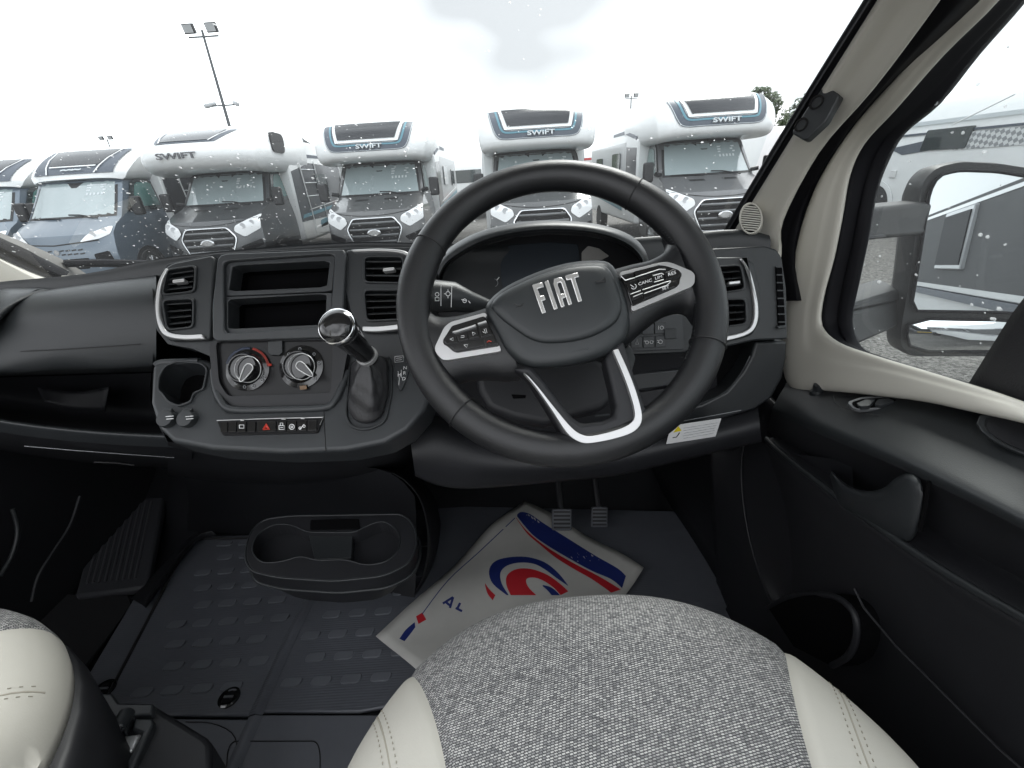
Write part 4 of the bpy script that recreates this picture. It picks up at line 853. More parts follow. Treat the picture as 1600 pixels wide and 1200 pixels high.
for ch, w_, adv in (('F', .66, .27), ('I', .26, .165), ('A', .72, .30), ('T', .76, .27)):
    for poly in LET[ch]:
        pts = [LP(x0+a*.345, b) for a, b in poly]; MB().prism(on(pts, ql), -NW*.003).build('emblem_letter', mat('brushed_emblem', (.80, .79, .78), .22, metal=.7), hub, bevel=.0007, seg=2)
    x0 += adv
lines('horn_mark', [[(803, 475), (812, 478), (818, 474)], [(806, 480), (817, 477)], [(929, 440), (938, 440), (945, 434)], [(931, 443), (944, 440)], [(945, 433), (946, 441)]], wpl(.0262), .0012, D['groove'], hub)
text('AIRBAG', 'embossed_text', D['drk'], hub, P(904, 546, pl=wpl(.0195)), LP and (P(926, 541, pl=PWH)-P(884, 548, pl=PWH)), VW, .0045, .0006)
# left pod
lo = rnd([(759, 488), (704, 503), (694, 511), (679, 543), (681, 551), (691, 562), (700, 562.5), (784, 548.5)], 5, 3)
li = rnd([(757, 493.5), (706, 509), (698, 522), (692, 531), (693, 538), (699, 541), (708, 549), (714, 551.5), (780.5, 541)], 3, 3)
trimL = plate('silver_trim', lo+li[::-1], wpl(.0125), .008, D['sil'], sw, 0, .001)
podL = plate('button_pod', [(757, 492), (706, 507), (696, 522), (691, 531), (692, 539), (708, 550), (714, 552), (781, 541)], wpl(.0118), .006, D['gls'], sw, 0, .001)
for q in ([(708, 511), (742, 502), (744, 507), (709, 517), (704, 521)], [(745, 500), (757, 495), (760, 503), (746, 506)], [(696, 527), (711, 523), (715, 535), (698, 537), (693, 532)], [(713, 523), (729, 519), (732, 530), (717, 534)], [(731, 517), (745, 513), (749, 526), (734, 530)], [(748, 511), (762, 507), (769, 522), (752, 527)], [(703, 540), (752, 529), (756, 540), (713, 549)], [(755, 529), (771, 525), (777, 537), (759, 540)]):
    plate('button', q, wpl(.0140), .004, D['gls'], podL, 0, .0006, 1.5)
plate('toggle', [(706, 518), (743, 506.5), (744, 509.5), (710, 520)], wpl(.0155), .004, D['sil'], podL, 0, .0006); plate('toggle', [(746, 504.5), (759, 500.5), (761, 503), (747, 507)], wpl(.0155), .004, D['sil'], podL, 0, .0006)
lines('icons', [[(703, 530), (708, 527.5), (708, 532), (703, 530)], [(738, 519), (743, 521), (739, 524), (738, 519)], [(725, 539), (731, 538), (729, 543), (725, 539)], [(720, 525), (725, 524), (725, 527), (720, 527.5)], [(756, 514), (759, 521)], [(759, 513), (761, 520)], [(754, 518), (757, 520)]], wpl(.0143), .0006, D['wht'], podL)
lines('call_icon', [crom([(761, 535), (764, 532.5), (768, 534)], 3)], wpl(.0143), .0012, D['redp'], podL)
# right pod
ro = rnd([(967.5, 425.5), (1030, 410.5), (1041, 409), (1051, 411), (1081, 423.5), (1086, 429), (1085.5, 442), (1081, 447.5), (988, 487)], 5, 3)
ri = rnd([(970, 430), (1031.7, 414), (1041, 415), (1061, 421.5), (1066, 428), (1062.5, 436), (1061.5, 444), (1056, 449.5), (988, 479)], 3, 3)
plate('silver_trim', ro+ri[::-1], wpl(.0125), .008, D['sil'], sw, 0, .001)
podR = plate('button_pod', [(969, 429), (1031, 413), (1041, 414), (1062, 421.5), (1066, 428), (1062, 444), (1056, 450), (988, 480), (980, 455)], wpl(.0118), .006, D['gls'], sw, 0, .001)
for q in ([(972, 432), (988, 426), (991, 433), (978, 437)], [(991, 424), (1030, 414), (1040, 418), (1045, 420), (994, 433)], [(978, 442), (994, 437), (1000, 451), (984, 458)], [(997, 436), (1018, 430), (1022, 441), (1002, 449)], [(1019, 431), (1036, 427), (1038, 436), (1023, 441)], [(1038, 426), (1054, 420), (1064, 426), (1062, 432), (1041, 437)], [(986, 461), (1002, 455), (1005, 460), (988, 468)], [(1005, 454), (1044, 441), (1058, 438), (1056, 446), (1007, 466)]):
    plate('button', q, wpl(.0140), .004, D['gls'], podR, 0, .0006, 1.5)
lines('button_edges', [[(970, 431), (977, 438), (992, 434)], [(993, 433), (1030, 421), (1040, 421)], [(1020, 431), (1034, 427), (1037, 429)], [(1022, 441), (1037, 437)], [(985, 460), (1001, 454)], [(1004, 453), (1040, 441), (1048, 439)], [(989, 464), (1004, 458)], [(1006, 459), (1042, 446), (1048, 440)]], wpl(.0142), .0012, D['sil'], podR)
for s_, (a, b), sz in (('CANC', (1008, 441), .0036), ('LIM', (1029, 433.5), .0036), ('RES', (1050, 427.5), .0040), ('SET', (1040, 450), .0034)):
    text(s_, 'button_text', D['wht'], podR, P(a, b, pl=wpl(.0142)), P(a+10, b-3.2, pl=PWH)-P(a, b, pl=PWH), VW, sz, .0002, sx=1.15)
lines('icons', [circ((990, 447.5), 4.2, -60, 150, 9), [(985, 445), (991, 449)]], wpl(.0143), .0008, D['wht'], podR)
# stalks
for nm, lab, pth, rad in (('stalk', 'light stalk with white symbols left of the steering column', [(664, 462), (676, 463), (708, 464), (735, 472), (764, 480), (800, 492)], [.020, .0215, .020, .014, .010, .009]),):
    pts = [P(a, b, y=.575+.02*k/5) for k, (a, b) in enumerate(pth)]; s = thing(nm, lab, 'stalk', tuple(pts[-1]))
    MB().tube(pts, rad, 20).build('lever', D['pad'], s, smooth=50)
    pq = (P(700, 464, y=.553), np.array([0, -.95, .3]))
    lines('stalk_symbols', [circ((683, 460), 3, n=10), [(680, 465), (686, 465), (686, 470), (680, 470), (680, 465)], circ((700, 459), 3.5, n=10), [(700, 452), (700, 455)], [(700, 463), (700, 466)], [(694, 459), (696, 459)], [(704, 459), (706, 459)], [(689, 446), (689, 478)], [(706, 447), (705, 480)], [(721, 468), (728, 470)], circ((726, 470), 3, n=9), [(732, 470), (735, 474)]], pq, .0009, D['wht'], s)
MB_ = thing('gear_lever', 'gear lever with glossy black ball knob and creased leather gaiter', 'gear lever', tuple(P(576, 660, pl=PF)))
go = rnd([(545, 566), (578, 553), (612, 554), (613, 612), (603, 660), (574, 673), (548, 670), (538, 652)], 12, 4)
gb = ring('gaiter_frame', go, [tuple(np.array((577, 615))+(np.array(q)-(577, 615))*.92) for q in go], PF, .01, D['pad'], MB_, .004, n=64)
neck = P(573, 556, y=.60); base = on([tuple(np.array((577, 615))+(np.array(q)-(577, 615))*.91) for q in resamp(go, 48, (577, 615))], off(PF, .001)); bc = np.mean(base, 0); R = []
for i in range(15):
    t = i/14; c = bc*(1-t)+neck*t; r_ = []
    for k, b in enumerate(base):
        a = 2*pi*k/48; s = (1-t)**1.25*.80+.20*(1-.35*t); wr_ = 1+.10*sin(a*5+t*4)*sin(pi*t)+.05*sin(t*26+2*sin(a*2))*(1-t*.5)
        d = (b-bc); r_.append(c+d*s*wr_+NW*.01*sin(pi*t))
    R.append(r_)
gt = MB().rings(R).build('gaiter', D['gai'], MB_, smooth=70, sub=1)
kn = P(527, 511, y=.545); ax = unit(np.array(kn)-neck)
MB().tube([neck-ax*.01, neck+(kn-neck)*.25, neck+(kn-neck)*.55, neck+(kn-neck)*.8], [.0135, .0145, .0175, .019], 20).build('lever', D['gls'], MB_, smooth=60)
MB().lathe(neck-ax*.0, ax, [(.0155, -.003), (.0155, .003)], 24).build('collar', D['sil'], MB_)
ka = unit(np.array([-.05, -.80, .60]))
knob = MB().lathe(kn-ka*.016, ka, [(.004, -.012), (.014, -.010), (.0215, .0), (.0235, .010), (.0232, .017), (.0225, .020), (.0215, .0215), (.0165, .026), (.009, .0285), (.001, .0292)], 40).build('knob', D['gls'], MB_, smooth=70)
MB().lathe(kn-ka*.016, ka, [(.0234, .014), (.0245, .0165), (.0240, .0195), (.0222, .0205)], 40, cap=False).build('knob_ring', D['chr'], MB_, smooth=70)
# ================================================================= CAB SHELL, DOOR, SEATS, FLOOR
shell = thing('cab_shell', 'cream trimmed cab interior with windscreen pillars, roof lining and dark floor', 'vehicle cab', (-.36, .2, -1.0))
# floor, bulkhead, sides
MB().rings([[(x, y, -1.05+(.0 if y < 1.2 else (y-1.2)*.9)) for x in np.linspace(-1.33, .60, 12)] for y in (-.8, -.2, .4, .8, 1.0, 1.15, 1.35, 1.5)], cap=False, wrap=False).build('floor_pan', D['drk'], shell, smooth=60, solid=.03)
MB().rings([[(x, y, z) for x in np.linspace(-1.33, .60, 12)] for y, z in ((1.42, -.92), (1.46, -.6), (1.44, -.30), (1.30, -.26), (1.22, -.30))], cap=False, wrap=False).build('bulkhead', D['drk'], shell, smooth=60, solid=.02)
# kick panels beside the footwells
surf([[P(1110, 700, y=.86), P(1118, 800, y=.86), P(1125, 900, y=.82), P(1128, 960, y=.78)], [P(1150, 690, x=.50), P(1165, 790, x=.50), P(1180, 900, x=.50), P(1185, 990, x=.50)], [P(1205, 640, x=.54), P(1240, 760, x=.54), P(1300, 900, x=.54), P(1330, 1000, x=.54)]]).build('kick_panel', D['drk'], shell, smooth=60, solid=.01)
surf([[(.52, .4, -1.0), (.52, .8, -1.0), (.50, 1.1, -1.0), (.46, 1.4, -.95)], [(.53, .4, -.6), (.53, .8, -.6), (.50, 1.1, -.6), (.46, 1.4, -.6)], [(.54, .4, -.45), (.54, .8, -.45), (.52, 1.1, -.35), (.48, 1.4, -.3)]]).build('side_panel', D['drk'], shell, smooth=60, solid=.01)
MB().box((.64, 1.15, -.78), (.04, .9, .62)).build('side_panel', D['drk'], shell, bevel=.01)  # closing box added to keep outside light from showing through the shell
MB().box((.585, .95, -.40), (.03, .6, .20)).build('side_panel', D['drk'], shell, bevel=.01)  # dark filler added behind the dash end to stop a glint of daylight
# passenger door wall with its window opening
MB().box((-.36, 1.53, -.80), (2.1, .04, .60)).build('bulkhead', D['drk'], shell)  # unseen backing box added behind the bulkhead against a light leak
MB().box((-1.33, .35, -.66), (.06, 2.5, .74)).build('passenger_door', D['drk'], shell, bevel=.02)
MB().box((-1.31, .2, -.27), (.08, 1.9, .05)).build('window_sill', D['crm'], shell, bevel=.01)
MB().box((-1.30, -.75, .2), (.10, .16, 1.0)).build('side_post', D['crm'], shell, bevel=.02)
MB().box((.66, -.80, .2), (.10, .16, 1.0)).build('side_post', D['crm'], shell, bevel=.02)
# roof lining
MB().rings([[(x, y, z-.05*abs((x+.36)/.9)**4) for x in np.linspace(-1.32, .60, 11)] for y, z in ((.80, .545), (.66, .53), (.42, .46), (.36, .50), (.2, .54), (.05, .56))], cap=False, wrap=False).build('roof_lining', D['crm'], shell, smooth=60, solid=.03)
# right windscreen pillar: black seal, cream trim, dark gap, sensor pod, tweeter grille
def px3(lst): return [P(a, b, x=xx) for a, b, xx in lst]
e0 = px3([(1085, 410, .458), (1112, 390, .46), (1140, 343, .455), (1200, 242, .44), (1262, 140, .42), (1350, -2, .40), (1420, -115, .38)])
e1 = px3([(1092, 420, .455), (1118, 394, .457), (1148, 345, .452), (1210, 242, .436), (1272, 140, .417), (1362, -2, .397), (1432, -115, .377)])
e2 = px3([(1096, 424, .462), (1124, 394, .464), (1155, 348, .46), (1218, 246, .444), (1281, 144, .425), (1372, -2, .405), (1442, -115, .385)])
e0 = e0[::-1]; e1 = e1[::-1]; e2 = e2[::-1]; e0, e1, e2 = [up_to(q, .52) for q in (e0, e1, e2)]
out0 = [p+np.array([.03, .05, 0]) for p in e0]
surf([out0, e0, [(a+b)/2+np.array([0, -.003, 0]) for a, b in zip(e0, e1)], e1, [p+np.array([.004, .004, 0]) for p in e1], e2], 4, 3).build('windscreen_seal', D['seal'], shell, smooth=70)
c0 = e2
c1 = px3([(1120, 440, .478), (1150, 394, .478), (1195, 345, .474), (1262, 240, .462), (1325, 140, .446), (1425, -2, .424), (1500, -115, .40)])
c2 = px3([(1205, 445, .470), (1216, 396, .480), (1222, 345, .482), (1278, 240, .478), (1362, 140, .455), (1468, -2, .43), (1545, -115, .405)])
c1, c2 = [up_to(q[::-1], .50) for q in (c1, c2)]; c3 = [p*1.09 for p in c2]
ptr = surf([c0, [a*.7+b*.3+np.array([-.006, -.008, .0]) for a, b in zip(c0, c1)], c1, c2, c3], 4, 4).build('pillar_trim', D['crm'], shell, smooth=70)
f0 = px3([(1215, 470, .52), (1222, 396, .52), (1240, 330, .52), (1290, 235, .51), (1372, 140, .49), (1480, -2, .46), (1560, -115, .44)])
f1 = px3([(1245, 470, .525), (1240, 396, .525), (1262, 310, .525), (1322, 210, .515), (1395, 120, .495), (1505, -2, .465), (1585, -115, .445)])
f0, f1 = [up_to(q[::-1], .50) for q in (f0, f1)]
surf([[p*np.array([1, 1.04, 1])*.995+np.array([-.02, 0, 0]) for p in f0], f0, f1, [p*1.04+np.array([.02, 0, 0]) for p in f1]], 4, 3).build('door_gap', D['seal'], shell, smooth=70)
# tweeter
PT = (P(1174, 341, x=.452)*.972, unit(P(1174, 341, x=.452)*-1+np.array([-.12, 0, .25])))
tw = MB(); oc = circ((1173, 341), 1, n=41)[:-1]
tel = [(1173+18.5*cos(a)*1.0, 341+25*sin(a)) for a in np.linspace(0, 2*pi, 41)[:-1]]
tin = [(1173+15.5*cos(a), 341+22*sin(a)) for a in np.linspace(0, 2*pi, 41)[:-1]]
tg = MB().frame(on(tel, PT), on(tin, PT), -PT[1]*.02).build('tweeter_grille', D['crm'], ptr, bevel=.002)
MB().prism(on(tin, off(PT, -.006)), -PT[1]*.002).build('grille_back', D['hole'], tg, smooth=None)
for k in range(11):
    v = -18+3.6*k; h_ = 15.5*sqrt(max(0, 1-(v/22)**2)); MB().prism(on([(1173-h_, 341+v-1.0-h_*.1), (1173+h_, 341+v-1.0+h_*.1), (1173+h_, 341+v+.8+h_*.1), (1173-h_, 341+v+.8-h_*.1)], off(PT, -.001)), -PT[1]*.004).build('grille_bar', D['crm'], tg, smooth=None)
# sensor pod on the pillar
PSn = (P(1275, 178, x=.425), unit((-.80, -.50, .25)))
sp2 = plate('sensor_pod', rnd([(1288, 133), (1313, 148), (1290, 190), (1258, 220), (1236, 208), (1260, 170)], 5, 3), PSn, .014, D['pad'], ptr, .010, .003)
for c in ((1276, 160), (1252, 195)):
    k = MB().lathe(P(*c, pl=off(PSn, .0105)), PSn[1], [(.0085, 0), (.0085, .0015), (.0065, .0015), (.0060, -.002), (.001, -.002)], 24, cap=False).build('sensor_ring', D['gls'], sp2)
# left pillar and dash corner
l0 = [P(-90, 328, x=-1.22), P(0, 371, x=-1.22), P(60, 400, x=-1.215), P(108, 425, x=-1.21)]
l1 = [P(-90, 352, x=-1.20), P(0, 401, x=-1.20), P(55, 427, x=-1.20), P(96, 442, x=-1.20)]
l3 = [P(-90, 460, x=-1.16), P(0, 452, x=-1.15), P(50, 450, x=-1.15), P(92, 449, x=-1.15)]
l0, l1, l3 = [[t+(q[0]-t)*k/4 for k in range(4)]+q for q, t in ((l0, np.array([-1.12, .66, .52])), (l1, np.array([-1.10, .62, .50])), (l3, np.array([-1.17, .50, .50])))]
surf([[p*1.03 for p in l0], l0, [(a*.5+b*.5)*.995 for a, b in zip(l0, l1)], [(a*.4+b*.6)*1.004 for a, b in zip(l0, l1)], l1], 4, 3).build('windscreen_seal', D['seal'], shell, smooth=50)
surf([[p*1.01 for p in l1], [a*.8+b*.2+np.array([.006, -.006, 0]) for a, b in zip(l1, l3)], [a*.5+b*.5+np.array([.01, -.01, 0]) for a, b in zip(l1, l3)], l3], 4, 3).build('pillar_trim', D['crm'], shell, smooth=70)
fl0 = [P(-90, 320, x=-1.25), P(0, 363, x=-1.25), P(93, 403, x=-1.25), P(154, 440, x=-1.24)]
fl0 = [np.array([-1.16, .72, .54])+(fl0[0]-np.array([-1.16, .72, .54]))*k/4 for k in range(4)]+fl0
surf([fl0, [p*1.0 for p in l0[:7]]+[P(110, 440, x=-1.21)]], 4, 3).build('pillar_flange', mat('outer_flange', (.13, .125, .115), .6), shell, smooth=70)
plate('dash_corner_trim', [(94, 430), (150, 429), (172, 440), (100, 446)], (P(130, 437, y=1.08), unit((0, -.3, .95))), .02, D['crm'], shell, 0, .003)
# ---- windscreen glass with raindrops
def wsp(u, v):
    """u 0..1 across, v 0..1 up the glass"""
    xw = .86+.03*(1-v)-.03*v; x = -.37+(2*u-1)*xw; yb = 1.42-.24*abs(2*u-1)**2.2; yt = .74-.10*abs(2*u-1)**2.2
    z = -.30+v*.86; return np.array([x*1.0, yb+(yt-yb)*v+.03*sin(pi*v), z])
glass = film('windscreen_film', (.89, .93, .93), .8, .014)
wg = MB().rings([[wsp(u, v) for u in np.linspace(-.02, 1.02, 30)] for v in np.linspace(-.02, 1, 16)], cap=False, wrap=False).build('windscreen', glass, shell, smooth=80)
# raindrops sitting on the outside of the glass
dm = bpy.data.materials.new('water_drop'); dm.use_nodes = True; _t = dm.node_tree; _t.nodes.clear(); _o = N(_t, 'ShaderNodeOutputMaterial'); _a = N(_t, 'ShaderNodeBsdfTransparent'); _b = N(_t, 'ShaderNodeBsdfTranslucent'); _g = N(_t, 'ShaderNodeBsdfGlossy'); _g.inputs['Roughness'].default_value = .1
_b.inputs[0].default_value = (1, 1, 1, 1); _m = N(_t, 'ShaderNodeMixShader'); _m.inputs[0].default_value = .34; _n = N(_t, 'ShaderNodeMixShader'); _n.inputs[0].default_value = .08
_t.links.new(_a.outputs[0], _m.inputs[1]); _t.links.new(_b.outputs[0], _m.inputs[2]); _t.links.new(_m.outputs[0], _n.inputs[1]); _t.links.new(_g.outputs[0], _n.inputs[2]); _t.links.new(_n.outputs[0], _o.inputs[0])
def drops(name, fn, n, seed, smin, smax, par, stretch=1.6, dens=None, diag=None):
    rn = random.Random(seed); mb = MB(); c = 0; tries = 0
    while c < n and tries < n*30:
        tries += 1; u, v = rn.random(), rn.random()
        if dens and rn.random() > dens(u, v): continue
        p = fn(u, v); du = unit(fn(u+.004, v)-p); dv = unit(fn(u, v+.004)-p); nn = unit(np.cross(du, dv)); nn = nn if np.dot(nn, p) > 0 else -nn
        s = smin*(smax/smin)**(rn.random()**2.4); st = 1+(stretch-1)*rn.random(); th = rn.uniform(-.5, .5) if diag is None else diag+rn.uniform(-.35, .35)
        a = (du*cos(th)+dv*sin(th))*s*st; b = (-du*sin(th)+dv*cos(th))*s; k = 8; R = []
        for rr, hh in ((1, 0), (.85, .30), (.45, .50)): R.append([p+(a*cos(2*pi*j/k)*(1+.18*sin(j*2.3+c))+b*sin(2*pi*j/k))*rr+nn*s*hh for j in range(k)])
        mb.rings(R); c += 1
    o = mb.build(name, dm, par, smooth=80, fix=False); o['kind'] = 'stuff'; return o
drops('raindrops', wsp, 2300, 11, .0006, .0018, wg, 2.4, lambda u, v: (1 if v < .55 else .35)*(1.0 if u < .62 else .6), diag=-.45)
# wiper outside at the foot of the screen
wi = thing('wiper', 'black wiper blade lying along the foot of the windscreen on the passenger side', 'wiper', tuple(wsp(.1, .02)))
def wsn(u, v, o): p = wsp(u, v); return p+np.array([0, .65, .75])*o
MB().tube([P(100, 412, y=1.30), P(160, 411, y=1.36), P(240, 413, y=1.40), P(330, 408, y=1.43)], [.010, .012, .012, .008], 8).build('wiper_arm', D['seal'], wi)
MB().tube([P(98, 436, y=1.28), P(160, 433, y=1.33), P(240, 427, y=1.37), P(330, 418, y=1.40)], .006, 8).build('wiper_blade', D['gls'], wi)
# cowl: dark grille strip outside
ow = thing('wiper_cowl', 'wet black cowl panel below the windscreen', 'cowl panel', (-.37, 1.4, -.4))
MB().rings([[(x, y+.14*(1-((x+.37)/.95)**2), z) for x in np.linspace(-1.35, .60, 14)] for y, z in ((1.12, -.33), (1.22, -.305), (1.36, -.335), (1.5, -.42), (1.7, -.55), (1.95, -.80))], cap=False, wrap=False).build('panel', mat('wet_cowl', (.012, .012, .014), .22, bump=(60, .4, .002)), ow, smooth=60)
# ================================================================= DRIVER'S DOOR
door = thing('cab_door', 'driver door with cream window frame, black armrest, pull handle and bins', 'door', (.55, .45, -.9))
# cream frame face: between the dark gap and the window seal
q0 = [(1585, -115, .50), (1505, -2, .50), (1455, 55, .505), (1395, 125, .51), (1322, 212, .52), (1272, 300, .525), (1244, 390, .53), (1230, 470, .535), (1224, 560, .535), (1238, 604, .53), (1290, 608, .525), (1420, 622, .52), (1510, 640, .515), (1600, 660, .51), (1680, 680, .51)]
q1 = [(1645, -115, .515), (1562, -2, .515), (1475, 85, .52), (1400, 170, .525), (1350, 225, .535), (1327, 275, .54), (1315, 340, .545), (1302, 405, .55), (1286, 467, .55), (1284, 510, .55), (1310, 536, .545), (1370, 557, .54), (1440, 578, .535), (1520, 602, .53), (1600, 628, .53)]
A = [P(a, b, x=c) for a, b, c in q0]; B = [P(a, b, x=c) for a, b, c in q1]
A, B = [back_to(up_to(q, .46), -.55) for q in (A, B)]
mid = [(a+b)/2+np.array([-.0045, 0, 0]) for a, b in zip(A, B)]
m2 = [a*.3+b*.7+np.array([-.003, 0, 0]) for a, b in zip(A, B)]
surf([[p*1.06 for p in A], A, mid, m2, B, [p*1.05 for p in B]], 4, 4).build('window_frame', D['crm'], door, smooth=70)
# black seal around the glass
q2 = [(1690, -115), (1606, -2), (1530, 85), (1468, 162), (1412, 210), (1385, 258), (1369, 305), (1357, 370), (1342, 440), (1331, 500), (1345, 541), (1385, 561), (1440, 580), (1520, 603), (1600, 629)]
C_ = [P(a, b, x=.585) for a, b in q2]; B2 = [P(a, b, x=c+.008) for a, b, c in q1]; C_, B2 = [back_to(up_to(q, .46), -.55) for q in (C_, B2)]
surf([B2, [a*.75+b*.25+np.array([-.006, 0, 0]) for a, b in zip(B2, C_)], [a*.55+b*.45+np.array([.006, 0, 0]) for a, b in zip(B2, C_)], [a*.35+b*.65+np.array([-.004, 0, 0]) for a, b in zip(B2, C_)], C_, [p*1.04 for p in C_]], 4, 4).build('window_seal', D['seal'], door, smooth=50)
gw = film('door_glass', (.72, .77, .77), .7, .03)
wgl = MB().add([(.598, 1.05, -.45), (.598, -.75, -.45), (.56, -.75, .55), (.56, .95, .55)], [(0, 1, 2, 3)]).build('window_glass', gw, door, smooth=None)
def dwf(u, v): return np.array([.600-.035*v, .95-.75*u, -.34+.62*v])
drops('raindrops', dwf, 260, 5, .0009, .0028, wgl, 1.8)
# armrest top and door card
ra = [
 [P(a, b, x=.56) for a, b in ((1228, 598), (1260, 600), (1300, 604), (1400, 614), (1500, 634), (1600, 656), (1700, 682))],
 [P(a, b, x=.535) for a, b in ((1226, 604), (1258, 606), (1300, 613), (1400, 630), (1500, 656), (1600, 684), (1700, 716))],
 [P(a, b, x=x) for a, b, x in ((1216, 620, .51), (1245, 628, .50), (1290, 646, .49), (1400, 680, .485), (1500, 722, .48), (1600, 768, .475), (1700, 815, .47))],
 [P(a, b, x=x) for a, b, x in ((1208, 636, .497), (1236, 646, .482), (1280, 664, .468), (1385, 706, .458), (1492, 756, .452), (1600, 810, .447), (1700, 862, .443))],
 [P(a, b, x=x) for a, b, x in ((1206, 642, .498), (1232, 655, .484), (1274, 676, .468), (1380, 720, .458), (1490, 772, .452), (1600, 828, .447), (1700, 882, .443))]]
ra = [back_to(r, -.55) for r in ra]
surf(ra, 4, 4).build('armrest', D['pad'], door, smooth=60)
rb_ = [ra[-1]]+[back_to(r_, -.55) for r_ in [
 [P(a, b, x=x) for a, b, x in ((1204, 652, .505), (1226, 664, .50), (1264, 690, .488), (1370, 738, .480), (1484, 795, .474), (1600, 850, .468), (1700, 905, .464))],
 [P(a, b, x=x) for a, b, x in ((1200, 668, .52), (1216, 680, .52), (1255, 708, .515), (1355, 775, .508), (1475, 850, .500), (1600, 915, .495), (1700, 972, .49))],
 [P(a, b, x=x) for a, b, x in ((1199, 682, .535), (1212, 694, .53), (1248, 722, .525), (1345, 795, .515), (1470, 880, .505), (1600, 960, .498), (1700, 1020, .49))]]]
surf(rb_, 4, 4).build('door_card', D['drk'], door, smooth=60)
lip = [(1198, 686, .50), (1212, 700, .49), (1245, 728, .475), (1290, 762, .465), (1345, 803, .458), (1410, 850, .452), (1470, 890, .448), (1540, 932, .445), (1600, 966, .443), (1700, 1025, .44)]
Lp = back_to([P(a, b, x=c) for a, b, c in lip], -.55)
MB().tube(crom(Lp, 3), .005, 10).build('pocket_lip', D['pad'], door, smooth=70)
G = [[p+np.array([.06, .0, .045]) for p in Lp], [p+np.array([.05, 0, .01]) for p in Lp], Lp, [p+np.array([.004, 0, -.03]) for p in Lp], [p+np.array([.020, 0, -.12]) for p in Lp], [p+np.array([.03, 0, -.30]) for p in Lp], [np.array([.49, p[1], -1.0]) for p in Lp]]
surf(G, 3, 4).build('lower_card', D['drk'], door, smooth=60)
# pull handle
hp_ = crom([(1300, 736, .455), (1320, 756, .452), (1348, 768, .449), (1378, 766, .447), (1400, 750, .447), (1420, 742, .449), (1436, 748, .452), (1442, 764, .454)], 4)
hb_ = crom([(1296, 742, .462), (1312, 790, .462), (1345, 812, .460), (1385, 838, .458), (1410, 846, .456), (1426, 840, .456), (1436, 820, .457), (1441, 790, .458)], 4)
surf([[P(a, b, x=c+.05) for a, b, c in hp_], [P(a, b, x=c) for a, b, c in hp_], [P((a+d)/2, (b+e)/2, x=(c+f)/2-.008) for (a, b, c), (d, e, f) in zip(hp_, hb_)], [P(a, b, x=c) for a, b, c in hb_], [P(a, b, x=c+.04) for a, b, c in hb_]], 1, 4).build('pull_handle', D['pad'], door, smooth=60)
MB().tube([P(a, b, x=.452) for a, b in ((1452, 752), (1446, 790), (1438, 830))], .0022, 6).build('handle_gap', D['hole'], door)
# window switches and knob
PDs = (P(1365, 628, x=.525), unit((-.35, -.1, .93)))
sw1 = plate('switch_surround', rnd([(1322, 628), (1345, 620), (1394, 618), (1412, 626), (1378, 638), (1335, 640)], 6, 3), PDs, .006, mat('grey_bezel', (.13, .135, .14), .4), door, .004, .0015)
plate('switch_well', rnd([(1330, 629), (1347, 623), (1392, 621), (1404, 626), (1374, 635), (1338, 637)], 4, 3), PDs, .002, D['hole'], sw1, .0055, 0)
for q in ([(1338, 630), (1352, 624), (1368, 624), (1358, 634), (1344, 635)], [(1372, 624), (1388, 622), (1398, 626), (1376, 633), (1366, 631)]): plate('window_switch', rnd(q, 2), PDs, .007, D['fas'], sw1, .010, .001)
line('switch_plate_seam', crom([(1302, 618), (1310, 634), (1360, 648), (1400, 650), (1440, 640), (1452, 636)], 3), (P(1365, 634, x=.517), PDs[1]), .0012, D['groove'], door, .003)
MB().lathe(P(1279, 612, x=.53), (0, -.1, 1), [(.012, -.008), (.012, .0), (.009, .003), (.0105, .007), (.0105, .013), (.006, .015), (.001, .015)], 20).build('lock_knob', D['pad'], door)
# oval grip recess at the right edge of the armrest
PG = (P(1570, 690, x=.50), unit((-.5, -.1, .86)))
gr_ = [tuple(np.array((1636, 684))+np.array((100*cos(a)*.97-30*sin(a)*.25, 100*cos(a)*.25+30*sin(a)*.97))) for a in np.linspace(0, 2*pi, 40)[:-1]]
PG = (P(1560, 685, x=.515), unit((-.42, -.1, .9)))
ring('grip_recess', [tuple(np.array((1636, 684))+(np.array(q)-(1636, 684))*1.14) for q in gr_], gr_, PG, .004, D['pad'], door, .007, n=60)
plate('recess_floor', gr_, PG, .001, D['drk'], door, .0055, 0)
# lower bins
bo = [(1165, 680, .50), (1158, 730, .495), (1163, 800, .49), (1178, 870, .485), (1200, 930, .48), (1222, 975, .475), (1250, 1010, .47)]
MB().tube(crom([P(a, b, x=c) for a, b, c in bo], 3), .0025, 8).build('bin_edge', D['drk'], door, smooth=70)
surf([[P(a+2, b, x=c) for a, b, c in bo], [P(a+(1300-a)*.45, b+25, x=.50) for a, b, c in bo], [P(1330+k*6, 720+k*62, x=.49) for k in range(7)]], 3, 4).build('door_bin', D['drk'], door, smooth=60)
arc_ = crom([(1200, 950, .46), (1230, 935, .455), (1270, 928, .45), (1310, 935, .445), (1335, 960, .44), (1338, 995, .44), (1325, 1025, .44), (1300, 1040, .44)], 4)
MB().tube([P(a, b, x=c) for a, b, c in arc_], .0045, 8).build('bottle_bin_rim', D['drk'], door, smooth=70)
MB().prism([P(a+2, b+2, x=.445) for a, b, c in arc_]+[P(1240, 1010, x=.445)], (.04, 0, 0)).build('bottle_bin', D['hole'], door, smooth=None)
MB().tube([P(a, b, x=.452) for a, b in ((1335, 920), (1350, 950), (1400, 1010), (1480, 1090), (1560, 1170), (1640, 1240))], .0016, 6).build('card_seam', D['drk'], door)
